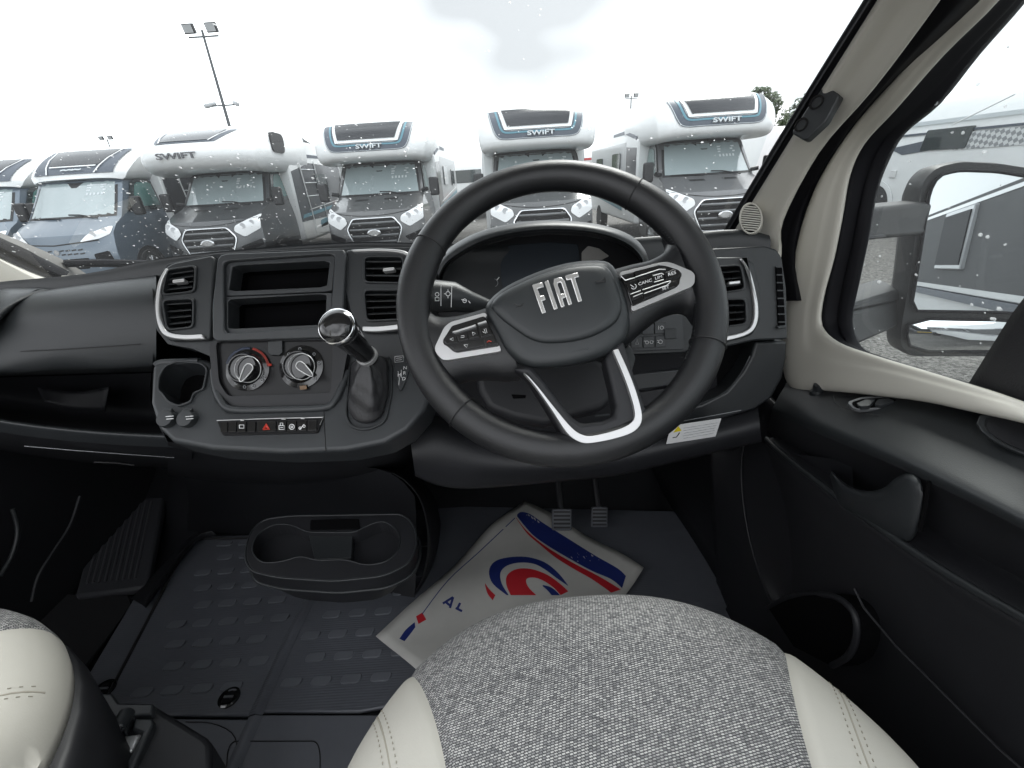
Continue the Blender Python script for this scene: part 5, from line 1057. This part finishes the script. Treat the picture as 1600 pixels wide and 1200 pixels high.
# ================================================================= DOOR MIRROR (real mirror)
mir = thing('door_mirror', 'large two part door mirror on twin black arms outside the driver window', 'door mirror', (.62, .75, -.3))
MPL = mat('mirror_plastic', (.020, .021, .022), .5, bump=(500, .3, .0005)); mc = P(1535, 385, x=.90); tgt = np.array([.90+5*.235, P(1535, 385, x=.90)[1]-5, -.14+5*.02])       # aimed back along the motorhome's own side
vdir = unit(mc); rdir = unit(tgt-mc); nm_ = unit(rdir-vdir)
PMm = (mc, nm_)
mo = rnd([(1440, 285), (1462, 262), (1500, 253), (1560, 256), (1680, 275), (1690, 540), (1640, 556), (1430, 556), (1408, 545), (1406, 520), (1420, 440)], 14, 4)
housing = MB(); Rr = []
cq = np.array((1540, 410))
for s, o in ((1.0, .002), (1.02, -.010), (1.02, -.05), (.92, -.085), (.7, -.105), (.3, -.115), (.02, -.118)): Rr.append([P(*(cq+(np.array(q)-cq)*s), pl=PMm)+nm_*o for q in mo])
hs2 = MB().rings(Rr).build('housing', MPL, mir, smooth=60)
m1 = rnd([(1466, 274), (1500, 266), (1560, 268), (1680, 288), (1686, 496), (1560, 488), (1430, 486), (1424, 478), (1440, 380), (1452, 300)], 12, 4)
m2_ = rnd([(1422, 498), (1560, 500), (1684, 508), (1676, 535), (1640, 550), (1440, 550), (1420, 542), (1416, 520)], 8, 4)
mirror_m = mat('mirror_silver', (.88, .90, .91), .005, metal=1)
plate('mirror_glass', m1, PMm, .004, mirror_m, mir, .0065, 0)
# lower wide angle glass: gently convex
qq = resamp(m2_, 48, (1548, 524)); rc = [P(*q, pl=off(PMm, .006)) for q in qq]; cc_ = np.mean(rc, 0); Rr = []
for s in (1, .8, .6, .4, .2, .02): Rr.append([cc_+(p-cc_)*s+nm_*(.006*(1-s*s)) for p in rc])
MB().rings(Rr, cap=True).build('wide_angle_glass', mirror_m, mir, smooth=80, fix=True)
line('glass_frame', [q for q in resamp(m1, 60, (1550, 380))], off(PMm, .007), .006, D['seal'], mir, closed=True)
line('glass_frame', [q for q in qq], off(PMm, .007), .006, D['seal'], mir, closed=True)
ya = P(1440, 350, x=.80)[1]
def arm(nm, t0, t1, b0, b1):
    G = [[P(*t0, x=.61), P(*t1, x=.84)], [P(*b0, x=.61), P(*b1, x=.84)]]
    v = [P(*t0, x=.61), P(*t1, x=.84), P(*b1, x=.84), P(*b0, x=.61)]; MB().prism(v, (.02, .07, 0)).build(nm, MPL, mir, bevel=.008, seg=3)
arm('upper_arm', (1340, 326), (1476, 314), (1340, 378), (1462, 366))
arm('lower_arm', (1322, 488), (1412, 468), (1330, 545), (1412, 508))
MB().prism([P(1340, 378, x=.61), P(1385, 372, x=.68), P(1384, 366, x=.68), P(1340, 366, x=.61)], (.02, .05, 0)).build('arm_hinge', D['drk'], mir, bevel=.004)
MB().prism([P(1325, 478, x=.61), P(1408, 452, x=.82), P(1416, 468, x=.84), P(1322, 490, x=.61)], (.03, .10, 0)).build('arm_cover', MPL, mir, bevel=.006)
def mhf(u, v): return P(*(np.array((1408+34*u+40*v*.8, 520-250*v))), pl=off(PMm, .004))
# motorhome parked behind on the right: its flank is what the mirror shows
body = thing('motorhome', 'grey and white motorhome flank with two windows, seen only in the door mirror', 'motorhome', (2.6, -8, GZ))
X_ = 1.85
def flank(y0, y1, z0, z1, o, m, nm, par=None, bev=0): return MB().box((X_-o/2+.0, (y0+y1)/2, (z0+z1)/2), (.06+o, y1-y0, z1-z0)).build(nm, m, par or body, bevel=bev)
MB().rings([[(X_+.0, y, -1.22), (X_, y, .80), (X_+.10, y, 1.08), (X_+.45, y, 1.24), (X_+2.2, y, 1.24), (X_+2.3, y, -1.22)] for y in (-14, -1.2)]).build('body', M['white'], body, bevel=.03)
flank(-13.9, -1.25, -.40, .36, .010, mat('side_graphite', (.085, .087, .09), .6, spec=.12), 'dark_side')
flank(-13.9, -1.25, .30, .33, .016, M['white'], 'trim_line'); flank(-13.9, -1.25, -.44, -.40, .016, M['white'], 'trim_line'); flank(-13.9, -1.25, -.52, -.455, .018, M['navy'], 'trim_band')
for ya_, yb_, zz in ((-4.3, -3.4, .02), (-9.0, -8.4, .08)):
    f_ = flank(ya_, yb_, zz-.27, zz+.27, .04, M['silv'], 'side_window', None, .01); flank(ya_+.04, yb_-.04, zz-.23, zz+.23, .05, mat('matt_pane', (.02, .022, .025), .6, spec=.15), 'pane', f_)
lk = flank(-6.2, -5.7, -.10, .28, .035, M['silv'], 'flue_cover', None, .01); flank(-6.08, -5.82, .0, .2, .05, M['platew'], 'grille', lk, .01)
for yy in (-6.9, -7.7): flank(yy-.015, yy+.015, -.52, .42, .02, M['white'], 'door_line')
MB().lathe((X_-.02, -10.4, -1.38), (-1, 0, 0), [(.37, -.2), (.37, .05), (.22, .05), (.2, 0)], 28).build('wheel', M['tyre'], body)
flank(-10.9, -9.9, -1.25, -.98, .02, M['blk'], 'wheel_arch', None, .05)
# car standing behind, yellow plate, also only in the mirror
car = thing('parked_car', 'dark car with a yellow number plate seen in the door mirror', 'car', (1.6, -13, GZ))
cp = [(0, .35), (0, .75), (.9, .95), (1.6, 1.42), (3.2, 1.45), (4.1, 1.0), (4.3, .9), (4.3, .35)]
MB().prism([(.7, -12-a, GZ+b) for a, b in cp], (1.75, 0, 0)).build('body', M['grey'], car, bevel=.08, seg=3); MB().box((1.57, -13.0, GZ+1.2), (1.5, .9, .28)).build('windscreen', M['wsd'], car, bevel=.05)
MB().box((1.57, -11.99, GZ+.5), (.52, .03, .11)).build('number_plate', M['platey'], car)
for s in (-1, 1):
    MB().box((1.57+s*.65, -12.0, GZ+.68), (.32, .06, .14)).build('headlight', M['lamp'], car, bevel=.02)
    for yy in (-12.8, -15.3): MB().lathe((1.57+s*.83, yy, GZ+.32), (s, 0, 0), [(.31, -.15), (.31, .06), (.18, .06)], 20).build('wheel', M['tyre'], car)
# ================================================================= SEAT BELT
bt = thing('seat_belt', 'black seat belt webbing hanging across the driver window', 'seat belt', (.57, .4, -.3))
A = [P(a, b, x=.572) for a, b in ((1660, 360), (1610, 450), (1580, 492), (1545, 548), (1505, 612), (1440, 730))]; B = [P(a, b, x=.568) for a, b in ((1790, 440), (1735, 540), (1700, 590), (1660, 640), (1625, 690), (1560, 800))]
A = A[:5]; B = B[:5]; A, B = [up_to(q, .42, 3) for q in (A, B)]; A, B = [up_to(q[::-1], -.60, 3) for q in (A, B)]
surf([A, [(a+b)/2+np.array([-.006, 0, 0]) for a, b in zip(A, B)], B], 3, 3).build('webbing', D['belt'], bt, smooth=70, solid=.0016)
# ================================================================= SEATS
def tweed():
    m = bpy.data.materials.new('tweed_fabric'); m.use_nodes = True; t = m.node_tree; b = t.nodes['Principled BSDF']; l = t.links.new
    c = N(t, 'ShaderNodeTexCoord')
    nw = N(t, 'ShaderNodeTexNoise'); nw.inputs['Scale'].default_value = 9; ad = N(t, 'ShaderNodeVectorMath', operation='MULTIPLY_ADD'); ad.inputs[1].default_value = (.004, .004, 0)
    l(c.outputs['Object'], nw.inputs[0]); l(nw.outputs['Color'], ad.inputs[0]); l(c.outputs['Object'], ad.inputs[2]); 
    d1 = N(t, 'ShaderNodeVectorMath', operation='DOT_PRODUCT'); d1.inputs[1].default_value = (1, .75, 0); d2 = N(t, 'ShaderNodeVectorMath', operation='DOT_PRODUCT'); d2.inputs[1].default_value = (-.22, 1, 0); cx_ = N(t, 'ShaderNodeCombineXYZ')
    l(ad.outputs[0], d1.inputs[0]); l(ad.outputs[0], d2.inputs[0]); l(d1.outputs['Value'], cx_.inputs[0]); l(d2.outputs['Value'], cx_.inputs[1])
    br = N(t, 'ShaderNodeTexBrick'); br.offset = .5; br.inputs['Scale'].default_value = 1; br.inputs['Brick Width'].default_value = .0040; br.inputs['Row Height'].default_value = .0021
    br.inputs['Mortar Size'].default_value = .0005; br.inputs['Mortar Smooth'].default_value = .4; br.inputs['Color1'].default_value = (.54, .535, .52, 1); br.inputs['Color2'].default_value = (.10, .105, .115, 1); br.inputs['Mortar'].default_value = (.07, .07, .075, 1); br.inputs['Bias'].default_value = -.25
    l(cx_.outputs[0], br.inputs[0])
    mp2 = N(t, 'ShaderNodeMapping'); mp2.inputs['Rotation'].default_value = (0, 0, radians(38)); mp2.inputs['Scale'].default_value = (260, 700, 1); n2 = N(t, 'ShaderNodeTexNoise'); n2.inputs['Scale'].default_value = 1; n2.inputs['Detail'].default_value = 2
    l(c.outputs['Object'], mp2.inputs[0]); l(mp2.outputs[0], n2.inputs[0])
    r = N(t, 'ShaderNodeValToRGB'); r.color_ramp.elements[0].position = .40; r.color_ramp.elements[0].color = (.16, .16, .175, 1); r.color_ramp.elements[1].position = .52; r.color_ramp.elements[1].color = (1, 1, 1, 1); l(n2.outputs[0], r.inputs[0])
    x = N(t, 'ShaderNodeMix'); x.data_type = 'RGBA'; x.blend_type = 'MULTIPLY'; x.inputs[0].default_value = .45; l(br.outputs[0], x.inputs[6]); l(r.outputs[0], x.inputs[7]); l(x.outputs[2], b.inputs['Base Color'])
    bp = N(t, 'ShaderNodeBump'); bp.inputs['Strength'].default_value = .8; bp.inputs['Distance'].default_value = .0008; bp.invert = True; l(br.outputs['Fac'], bp.inputs['Height']); l(bp.outputs[0], b.inputs['Normal'])
    b.inputs['Roughness'].default_value = .85; return m
TW = tweed(); LE = mat('cream_leather', (.47, .455, .41), .62, bump=(500, .25, .0006), var=(5, .05)); TH = mat('stitch_thread', (.30, .28, .23), .8)
def seat(label, sx, dy=0, dz=0, rot=0, pb=.54):
    r = thing('captain_chair', label, 'seat', (sx, 0, -1.0), 'cab seats'); ax_ = .285
    def S_(c, t):
        """c across -1..1, t from back 0 to front 1"""
        xb, yb = .28*math.copysign(abs(c)**1.5, c), -.30
        xf = ax_*sin(pi/2*max(-1, min(1, c))); yf = .165+.25*max(0, 1-abs(xf/ax_)**2.6)**.5
        x = xb+(xf-xb)*t**5; y = yb+(yf-yb)*t
        k = max(0, (t-.72)/.28); e = max(0, (abs(c)-.74)/.26); dep = min(1, sqrt(k**3.2+e**3.2))
        z = -.452-.10*(1-sqrt(max(0, 1-dep*dep)))-.012*abs(c)**2+.006*cos(c*pi)
        z -= .005*math.exp(-((abs(c)-pb)/.012)**2)
        return np.array([sx+x*cos(rot)+y*sin(rot), dy-x*sin(rot)+y*cos(rot), z+dz])
    def patch(name, c0, c1, m, nx=26):
        G = []
        for c in np.linspace(c0, c1, nx):
            col = [S_(c, t) for t in 1-(1-np.linspace(0, 1, 60))**1.35]
            e = col[-1]; u_ = unit((np.array([sx, .1+dy, 0])-e)*(1, 1, 0)); col += [e+u_*.003+np.array([0, 0, -.02]), e+u_*.02+np.array([0, 0, -.03])]
            G.append(col)
        return MB().rings(G, cap=False, wrap=False).build(name, m, r, smooth=80)
    patch('centre_panel', -pb, pb, TW, 50)
    for s in (-1, 1):
        bo_ = patch('bolster', s*pb, s*1.0, LE, 34)
        sd_ = [S_(s, t) for t in np.linspace(0, 1, 30)]
        MB().rings([[p, p+np.array([-s*.003, 0, -.02]), p+np.array([-s*.02, 0, -.03])] for p in sd_], cap=False, wrap=False).build('side_skirt', LE, bo_, smooth=80)
        for cc_s in (.685, .715, .90):
            mb = MB(); ts = np.linspace(.25, .985, 150)
            for i in range(0, 149, 2): mb.tube([S_(s*cc_s, ts[i])+(0, 0, .0006), S_(s*cc_s, ts[i]+.0032)+(0, 0, .0006)], .0006, 4)
            mb.build('stitching', TH, bo_)
        MB().tube([S_(s*.70, t)-(0, 0, .0012) for t in np.linspace(.2, .99, 60)], .0016, 6).build('bolster_seam', mat('leather_seam_line', (.33, .31, .26), .7), bo_)  # darker tan line sunk along the bolster seam
    for s in (-1, 1):
        ed = [S_(s, t) for t in np.linspace(0, 1, 14)]+[S_(s*c, 1) for c in (.95, .90, .85, .8, .7, .6, .5, .4, .3, .2, .1, 0)]
        G = []
        for k_, p in enumerate(ed):
            a_ = ed[max(0, k_-1)]; b_ = ed[min(len(ed)-1, k_+1)]; tg_ = unit((b_-a_)*(1, 1, 0)); nn = np.array([tg_[1], -tg_[0], 0])*s
            f_ = 1 if k_ < 16 else max(.0, 1-(k_-16)/6)
            G.append([p-nn*.012+(0, 0, -.018), p+nn*.004*f_+(0, 0, -.022), p+nn*.012*f_+(0, 0, -.026), p+nn*.018*f_+(0, 0, -.045), p+nn*(.030*f_-.02)+(0, 0, -.30)])
        MB().rings(G, cap=False, wrap=False).build('side_shell', D['drk'], r, smooth=50)
    # plinth
    MB().lathe((sx, .0+dy, -1.0), (0, 0, 1), [(.20, 0), (.20, .25), (.235, .30), (.235, .42)], 32).build('plinth', D['drk'], r, smooth=50)
    return r
seat('driver seat cushion of speckled grey tweed between cream leather bolsters', .078, 0, 0, 0, .58)
ps = seat('passenger seat with cream leather bolster and tweed corner at bottom left', -.835, .052, 0, 0, .42)
# ---- buckle box between the seats
bx = thing('seat_base_box', 'black box with chrome rods between the seats at bottom left', 'seat base', tuple(P(230, 1160, z=-.80)))
zt = -.74
tp = [P(a, b, z=zt) for a, b in ((128, 1088), (176, 1086), (190, 1100), (240, 1100), (322, 1150), (330, 1160), (330, 1260), (120, 1260))]
MB().prism(tp, (0, 0, -.24)).build('box', D['drk'], bx, bevel=.008, seg=3)
tl_ = [P(a, b, z=zt+.012) for a, b in ((130, 1084), (175, 1083), (186, 1098), (240, 1099), (236, 1116), (205, 1118), (196, 1145), (160, 1135), (130, 1128))]
MB().prism(tl_, (0, 0, -.02)).build('lid', D['fas'], bx, bevel=.003)
tl_ = [P(a, b, z=zt+.012) for a, b in ((210, 1122), (238, 1122), (240, 1130), (200, 1215), (185, 1215), (222, 1145), (206, 1140))]
MB().prism(tl_, (0, 0, -.02)).build('lid', D['fas'], bx, bevel=.003)
for a0, a1 in (((160, 1118), (125, 1190)), ((196, 1118), (150, 1200))):
    p0, p1 = P(*a0, z=zt+.02), P(*a1, z=zt+.03); q = MB().tube([p0, p1], .0085, 12).build('rod', D['chr'], bx, smooth=60)
    MB().tube([p0+(p0-p1)*.06, p0*.72+p1*.28], .0105, 12).build('rod_cap', D['fas'], q, smooth=60)
for a0, a1 in (((172, 1130), (135, 1200)), ((182, 1132), (142, 1205))): MB().tube([P(*a0, z=zt+.008), P(*a1, z=zt+.008)], .003, 6).build('rail', D['gls'], bx)
MB().prism([P(a, b, z=zt+.004) for a, b in ((188, 1150), (222, 1145), (205, 1175), (178, 1180))], (0, 0, -.02)).build('buckle', D['sil'], bx, bevel=.004)
# ================================================================= FLOOR MAT
mt = thing('floor_mat', 'ribbed dark rubber floor mat with rows of raised oblong pads', 'floor mat', (-.5, .85, -1.0))
FZ = (np.array([0, 0, -1.0]), np.array([0, 0, 1.]))
plate('mat_sheet', [(112, 1112), (118, 1088), (206, 940), (290, 848), (310, 838), (390, 836), (420, 800), (680, 790), (1120, 800), (1150, 1000), (560, 1112), (400, 1112), (386, 1118), (112, 1118)], FZ, .010, D['rub'], mt, .002, .003)
def ribs():
    m = D['rub']; t = m.node_tree; b = t.nodes['Principled BSDF']; bp0 = b.inputs['Normal'].links[0].from_node
    c = N(t, 'ShaderNodeTexCoord'); wv = N(t, 'ShaderNodeTexWave'); wv.wave_type = 'BANDS'; wv.bands_direction = 'Y'; wv.inputs['Scale'].default_value = 55
    bp = N(t, 'ShaderNodeBump'); bp.inputs['Strength'].default_value = .35; bp.inputs['Distance'].default_value = .001
    t.links.new(c.outputs['Object'], wv.inputs[0]); t.links.new(wv.outputs['Fac'], bp.inputs['Height']); t.links.new(bp0.outputs[0], bp.inputs['Normal']); t.links.new(bp.outputs[0], b.inputs['Normal'])
ribs()
pad_m = MB(); rn = random.Random(2); rows_ = [(1077, 206, 296, 46.5, 5), (1077, 0, 0, 0, 0)]
x0m, y0m = P(222, 1081, z=-.995)[:2]; cnt = 0
for j in range(9):
    yy = y0m+j*.056; off_ = (j % 2)*.033
    for i in range(-2, 11):
        x = x0m+i*.067+off_
        edge = P(160, 1100, z=-.995); e2_ = P(310, 845, z=-.995); xe = edge[0]+(e2_[0]-edge[0])*(yy-edge[1])/(e2_[1]-edge[1])+.05
        if x-.02 < xe or x > -.30 or abs(x-(-.59)) < .028: continue
        if cnt >= 99: continue
        q = rnd([(x-.024, yy-.010), (x+.020, yy-.010), (x+.024, yy+.010), (x-.020, yy+.010)], .009, 3)
        MB().prism([(a, b, -.9945) for a, b in q], (0, 0, -.005)).build('raised_pad', D['rub2'], mt, bevel=.0009, seg=1); cnt += 1
surf([[(-.60, .56, -.9965), (-.60, .75, -.9965), (-.585, .95, -.9965), (-.57, 1.1, -.9965)], [(-.585, .56, -.990), (-.585, .75, -.990), (-.57, .95, -.990), (-.555, 1.1, -.990)], [(-.570, .56, -.9965), (-.570, .75, -.9965), (-.555, .95, -.9965), (-.54, 1.1, -.9965)]], 3, 4).build('ridge', D['rub'], mt, smooth=60)
for c in ((358, 1090), (163, 1077)):
    o = P(*c, z=-.996); MB().lathe(o, (0, 0, 1), [(.022, -.002), (.022, .002), (.018, .003), (.017, -.001), (.014, -.001), (.013, .003), (.001, .003)], 28).build('fixing_button', D['gls'], mt, smooth=30)
    MB().box(o+np.array([0, 0, .004]), (.02, .004, .003)).build('button_slot', D['rub'], mt)
line('mat_border', [(168, 1088), (292, 852), (312, 842), (388, 841)], off(FZ, .003), .008, D['groove'], mt, .0, closed=False)
# carpet and rear mat
cp_ = thing('cab_carpet', 'dark carpet beside and behind the rubber floor mat', 'carpet', (-1.1, .5, -1.0))
plate('carpet', [(-200, 1240), (-60, 900), (120, 930), (200, 930), (205, 945), (100, 1085), (60, 1240)], FZ, .008, mat('carpet_pile', (.012, .012, .014), .95, bump=(900, 1, .002)), cp_, -.002, .002)
rm = thing('rear_mat', 'smooth grey rubber step mat behind the ribbed mat', 'floor mat', (-.5, .45, -1.0))
plate('mat_sheet', [(150, 1122), (388, 1124), (402, 1117), (600, 1117), (620, 1300), (150, 1300)], FZ, .010, D['rub2'], rm, .0, .002)
line('panel_outline', rnd([(362, 1158), (495, 1158), (500, 1175), (500, 1300), (350, 1300), (355, 1175)], 10, 4), off(FZ, .001), .002, D['groove'], rm, closed=True); line('panel_outline', crom([(290, 1128), (330, 1130), (362, 1145), (372, 1175), (372, 1230)], 3), off(FZ, .001), .002, D['groove'], rm)
surf([[(-.60, .30, -.9995), (-.60, .50, -.9995), (-.60, .56, -.9995)], [(-.585, .30, -.993), (-.585, .50, -.993), (-.585, .56, -.993)], [(-.57, .30, -.9995), (-.57, .50, -.9995), (-.57, .56, -.9995)]], 3, 3).build('ridge', D['rub2'], rm, smooth=60)
# passenger footrest with grooves
ft = thing('footrest', 'sloping grooved footrest in the passenger footwell', 'footrest', tuple(P(190, 900, y=1.2)))
fp = [None, P(262, 752, y=1.34), P(228, 918, z=-.985), P(116, 932, z=-.985)]
_n = unit(np.cross(fp[2]-fp[1], fp[3]-fp[1])); fp[0] = P(170, 735, pl=(fp[1], _n))
nf = unit(np.cross(fp[1]-fp[0], fp[2]-fp[0])); nf = nf if nf[1] < 0 else -nf
MB().prism(fp, -nf*.03).build('footrest_panel', mat('footrest_plastic', (.045, .046, .052), .5, bump=(300, .3, .0005)), ft, bevel=.008)
gm = MB()
for k in range(9):
    t = .14+.085*k; a = fp[0]+(fp[1]-fp[0])*t; b = fp[3]+(fp[2]-fp[3])*t; gm.tube([a+(b-a)*.25+nf*.001, a+(b-a)*.93+nf*.001], .0035, 6)
gm.build('grooves', mat('footrest_rib', (.07, .07, .078), .5), ft)
surf([[P(205, 935, z=-.99), P(285, 850, z=-.98), P(305, 836, z=-.98)], [P(222, 945, z=-.965), P(298, 845, z=-.955), P(330, 830, z=-.96)], [P(228, 950, z=-.985), P(303, 850, z=-.98), P(340, 838, z=-.98)]], 3, 3).build('floor_ledge', D['drk'], shell, smooth=60)
MB().tube(crom([P(a, b, x=-1.1) for a, b in ((125, 775), (110, 820), (85, 860), (60, 900), (50, 940))], 4), .0035, 8).build('trim_rib', D['drk'], shell, smooth=60)
MB().tube(crom([P(a, b, x=-1.2) for a, b in ((20, 795), (28, 830), (18, 870), (0, 900))], 4), .005, 8).build('trim_rib', D['pad'], shell, smooth=60)
# ================================================================= CUP TRAY
tr_ = thing('cup_tray', 'low black tray with two cup wells at the foot of the centre panel', 'cup holder tray', tuple(P(520, 870, z=-.72)))
TZ = (np.array([0, 0, -.70]), np.array([0, -.10, .995]))
to = rnd([(382, 872), (388, 836), (408, 812), (450, 806), (630, 803), (648, 822), (652, 850), (640, 880), (600, 900), (520, 908), (430, 902), (392, 892)], 18, 5)
ti = rnd([(392, 862), (400, 836), (428, 818), (458, 820), (480, 832), (555, 832), (572, 822), (600, 812), (624, 830), (626, 856), (606, 878), (572, 884), (540, 874), (494, 876), (470, 868), (440, 878), (408, 880)], 14, 5)
cT = (510, 852)
tb = plate('tray_body', to, TZ, .035, D['drk'], tr_, 0, .003, 0, seg=3)
cut(tb, MB().prism([p_+TZ[1]*.02 for p_ in on(ti, TZ)], -TZ[1]*.052))
lo_ = on(to, TZ); MB().tube([p_+TZ[1]*-.001 for p_ in lo_], .0022, 8, closed=True).build('tray_rim', D['pad'], tr_, smooth=60)
MB().tube([p_ for p_ in on(ti, off(TZ, .0))], .0014, 8, closed=True).build('well_rim', D['pad'], tr_, smooth=60)
cl_ = np.mean(lo_, 0); MB().tube([cl_+(p_-cl_)*1.012-TZ[1]*.034 for p_ in lo_], .0028, 8, closed=True).build('tray_edge', D['pad'], tr_, smooth=60)
MB().rings([[cl_+(p_-cl_)*s_-TZ[1]*d_ for p_ in lo_] for s_, d_ in ((.99, .036), (.96, .045), (.86, .062), (.7, .10))], cap=False).build('tray_underside', D['drk'], tr_, smooth=60)
plate('divider_block', rnd([(482, 836), (551, 836), (549, 872), (492, 874)], 4, 3), TZ, .03, D['pad'], tr_, -.012, .002)
for c in ((478, 860), (562, 858)):
    MB().box(P(*c, z=-.73), (.012, .04, .05), Matrix.Rotation(.3, 3, 'Z')).build('divider', D['drk'], tr_, bevel=.004)
for c, r_ in (((468, 846), .013), ((590, 850), .014)): MB().lathe(P(*c, z=-.745), (0, 0, 1), [(r_*1.6, -.02), (r_*1.3, .0), (r_*.6, .012), (.001, .015)], 20).build('well_spring', D['gls'], tr_, smooth=60)
plate('coin_slot', rnd([(485, 812), (560, 810), (562, 826), (484, 828)], 3), TZ, .004, D['hole'], tr_, .0025, .001)
# ================================================================= PEDALS
for lab, c, w_, h_ in (('wide ribbed brake pedal pad nearer the mat sheet', (878, 812), 31, 34), ('narrow ribbed accelerator pedal right of the brake', (937, 808), 26, 32)):
    PP = pln(*c, 38, y=1.02); p = thing('pedal', lab, 'pedal', tuple(P(*c, pl=PP)))
    pd_ = plate('pad', [(c[0]-w_/2, c[1]-h_/2), (c[0]+w_/2, c[1]-h_/2), (c[0]+w_/2, c[1]+h_/2), (c[0]-w_/2, c[1]+h_/2)], PP, .012, D['rub'], p, 0, .003, 3)
    for k in range(5): plate('rib', [(c[0]-w_*.42, c[1]-h_*.4+k*h_*.18), (c[0]+w_*.42, c[1]-h_*.4+k*h_*.18), (c[0]+w_*.42, c[1]-h_*.4+k*h_*.18+3), (c[0]-w_*.42, c[1]-h_*.4+k*h_*.18+3)], PP, .002, D['drk'], pd_, .002, .0005)
    b0 = P(*c, pl=off(PP, -.012)); MB().tube([b0, b0+(0, .08, .08), b0+(0, .14, .30)], .010, 8).build('arm', D['drk'], p)
# ================================================================= PAPER MAT
FPZ = (np.array([0, 0, -.975]), np.array([0, 0, 1.]))
pm = thing('paper_mat', 'white paper footwell mat printed with a red and blue swirl emblem', 'paper mat', tuple(P(830, 870, z=-.98)))
PW_ = mat('paper', (.52, .51, .48), .7, var=(9, .06)); NVY = mat('navy_ink', (.012, .025, .16), .6); RED = mat('red_ink', (.50, .015, .025), .6)
o4 = [(588, 997), (820, 778), (1006, 886), (965, 985), (900, 1100), (640, 1060)]
c00, c10, c11, c01 = [P(a, b, z=-.975) for a, b in ((588, 997), (820, 778), (1006, 886), (800, 1180))]
def paper_z(x, y): return -.972+.008*sin(x*13+y*9)+.005*sin(y*31-x*5)
def PQp(px, py, o=0):
    p = P(px, py, z=-.975)
    for _ in range(3): p = P(px, py, z=paper_z(p[0], p[1])+o)
    return p
G = []
for s in np.linspace(0, 1, 26):
    G.append([]); a = c00+(c10-c00)*s; b = c01+(c11-c01)*s
    for t in np.linspace(0, 1, 20): p = a+(b-a)*t; G[-1].append((p[0], p[1], paper_z(p[0], p[1])))
sheet = MB().rings(G, cap=False, wrap=False).build('sheet', PW_, pm, smooth=70, solid=.0012)
def ink(name, A, B, m, n=4, o=.0016):
    """printed shape draped on the sheet between two edge curves"""
    a = crom(A, n); b = crom(B, n); return MB().rings([[PQp(*(p+(q-p)*k/5), o) for k in range(6)] for p, q in zip(a, b)], cap=False, wrap=False).build(name, m, sheet, smooth=70)
ink('blue_band', [(808, 804), (814, 800), (828, 803), (850, 818), (890, 843), (930, 868), (965, 888), (978, 900)], [(808, 807), (820, 822), (835, 838), (858, 854), (890, 873), (925, 892), (955, 905), (972, 919)], NVY)
ink('red_band', [(806, 808), (822, 828), (845, 848), (870, 865), (900, 882), (935, 900), (970, 921)], [(806, 809), (824, 834), (846, 853), (868, 871), (895, 888), (925, 905), (955, 926)], RED)
ink('border_line', [(805, 810), (750, 862), (700, 908), (660, 960)], [(804, 809), (749, 861), (699, 907), (659, 959)], NVY)
ink('swirl_blue', [(792, 930), (770, 912), (764, 893), (772, 878), (793, 871), (822, 870), (850, 878), (872, 895), (888, 915)], [(795, 930), (784, 912), (782, 895), (792, 884), (812, 879), (834, 881), (852, 890), (868, 902), (887, 915)], NVY)
ink('swirl_red', [(798, 930), (791, 913), (793, 898), (808, 889), (830, 889), (855, 898), (875, 912), (888, 924)], [(838, 930), (826, 918), (822, 908), (826, 903), (838, 903), (852, 909), (866, 919), (876, 930)], RED)
ink('swirl_tail', [(758, 911), (764, 920), (774, 930)], [(758, 915), (762, 928), (770, 938)], RED, 3)
ink('swirl_inner', [(848, 914), (862, 918), (875, 930)], [(848, 916), (855, 922), (862, 930)], NVY, 3)
ink('corner_red', [(650, 963), (660, 957)], [(654, 975), (666, 968)], RED); ink('corner_blue', [(648, 972), (634, 984), (624, 998)], [(649, 980), (640, 992), (632, 1002)], NVY)
# letters A L on the sheet
def stroke(pts, w_): 
    mb = MB()
    for a, b in pts:
        a = np.array(a, float); b = np.array(b, float); d = (b-a)/np.linalg.norm(b-a); e = np.array([-d[1], d[0]])*w_/2
        q = [a-e, b-e, b+e, a+e]; mb.add([PQp(*p, .0018) for p in q], [(0, 1, 2, 3)])
    return mb
stroke([((692, 943), (708, 933)), ((708, 933), (703, 950)), ((697, 941), (703, 946))], 3.6).build('printed_letter', NVY, sheet, smooth=None)
stroke([((719, 942), (714, 952)), ((712, 950), (722, 955))], 3.6).build('printed_letter', NVY, sheet, smooth=None)
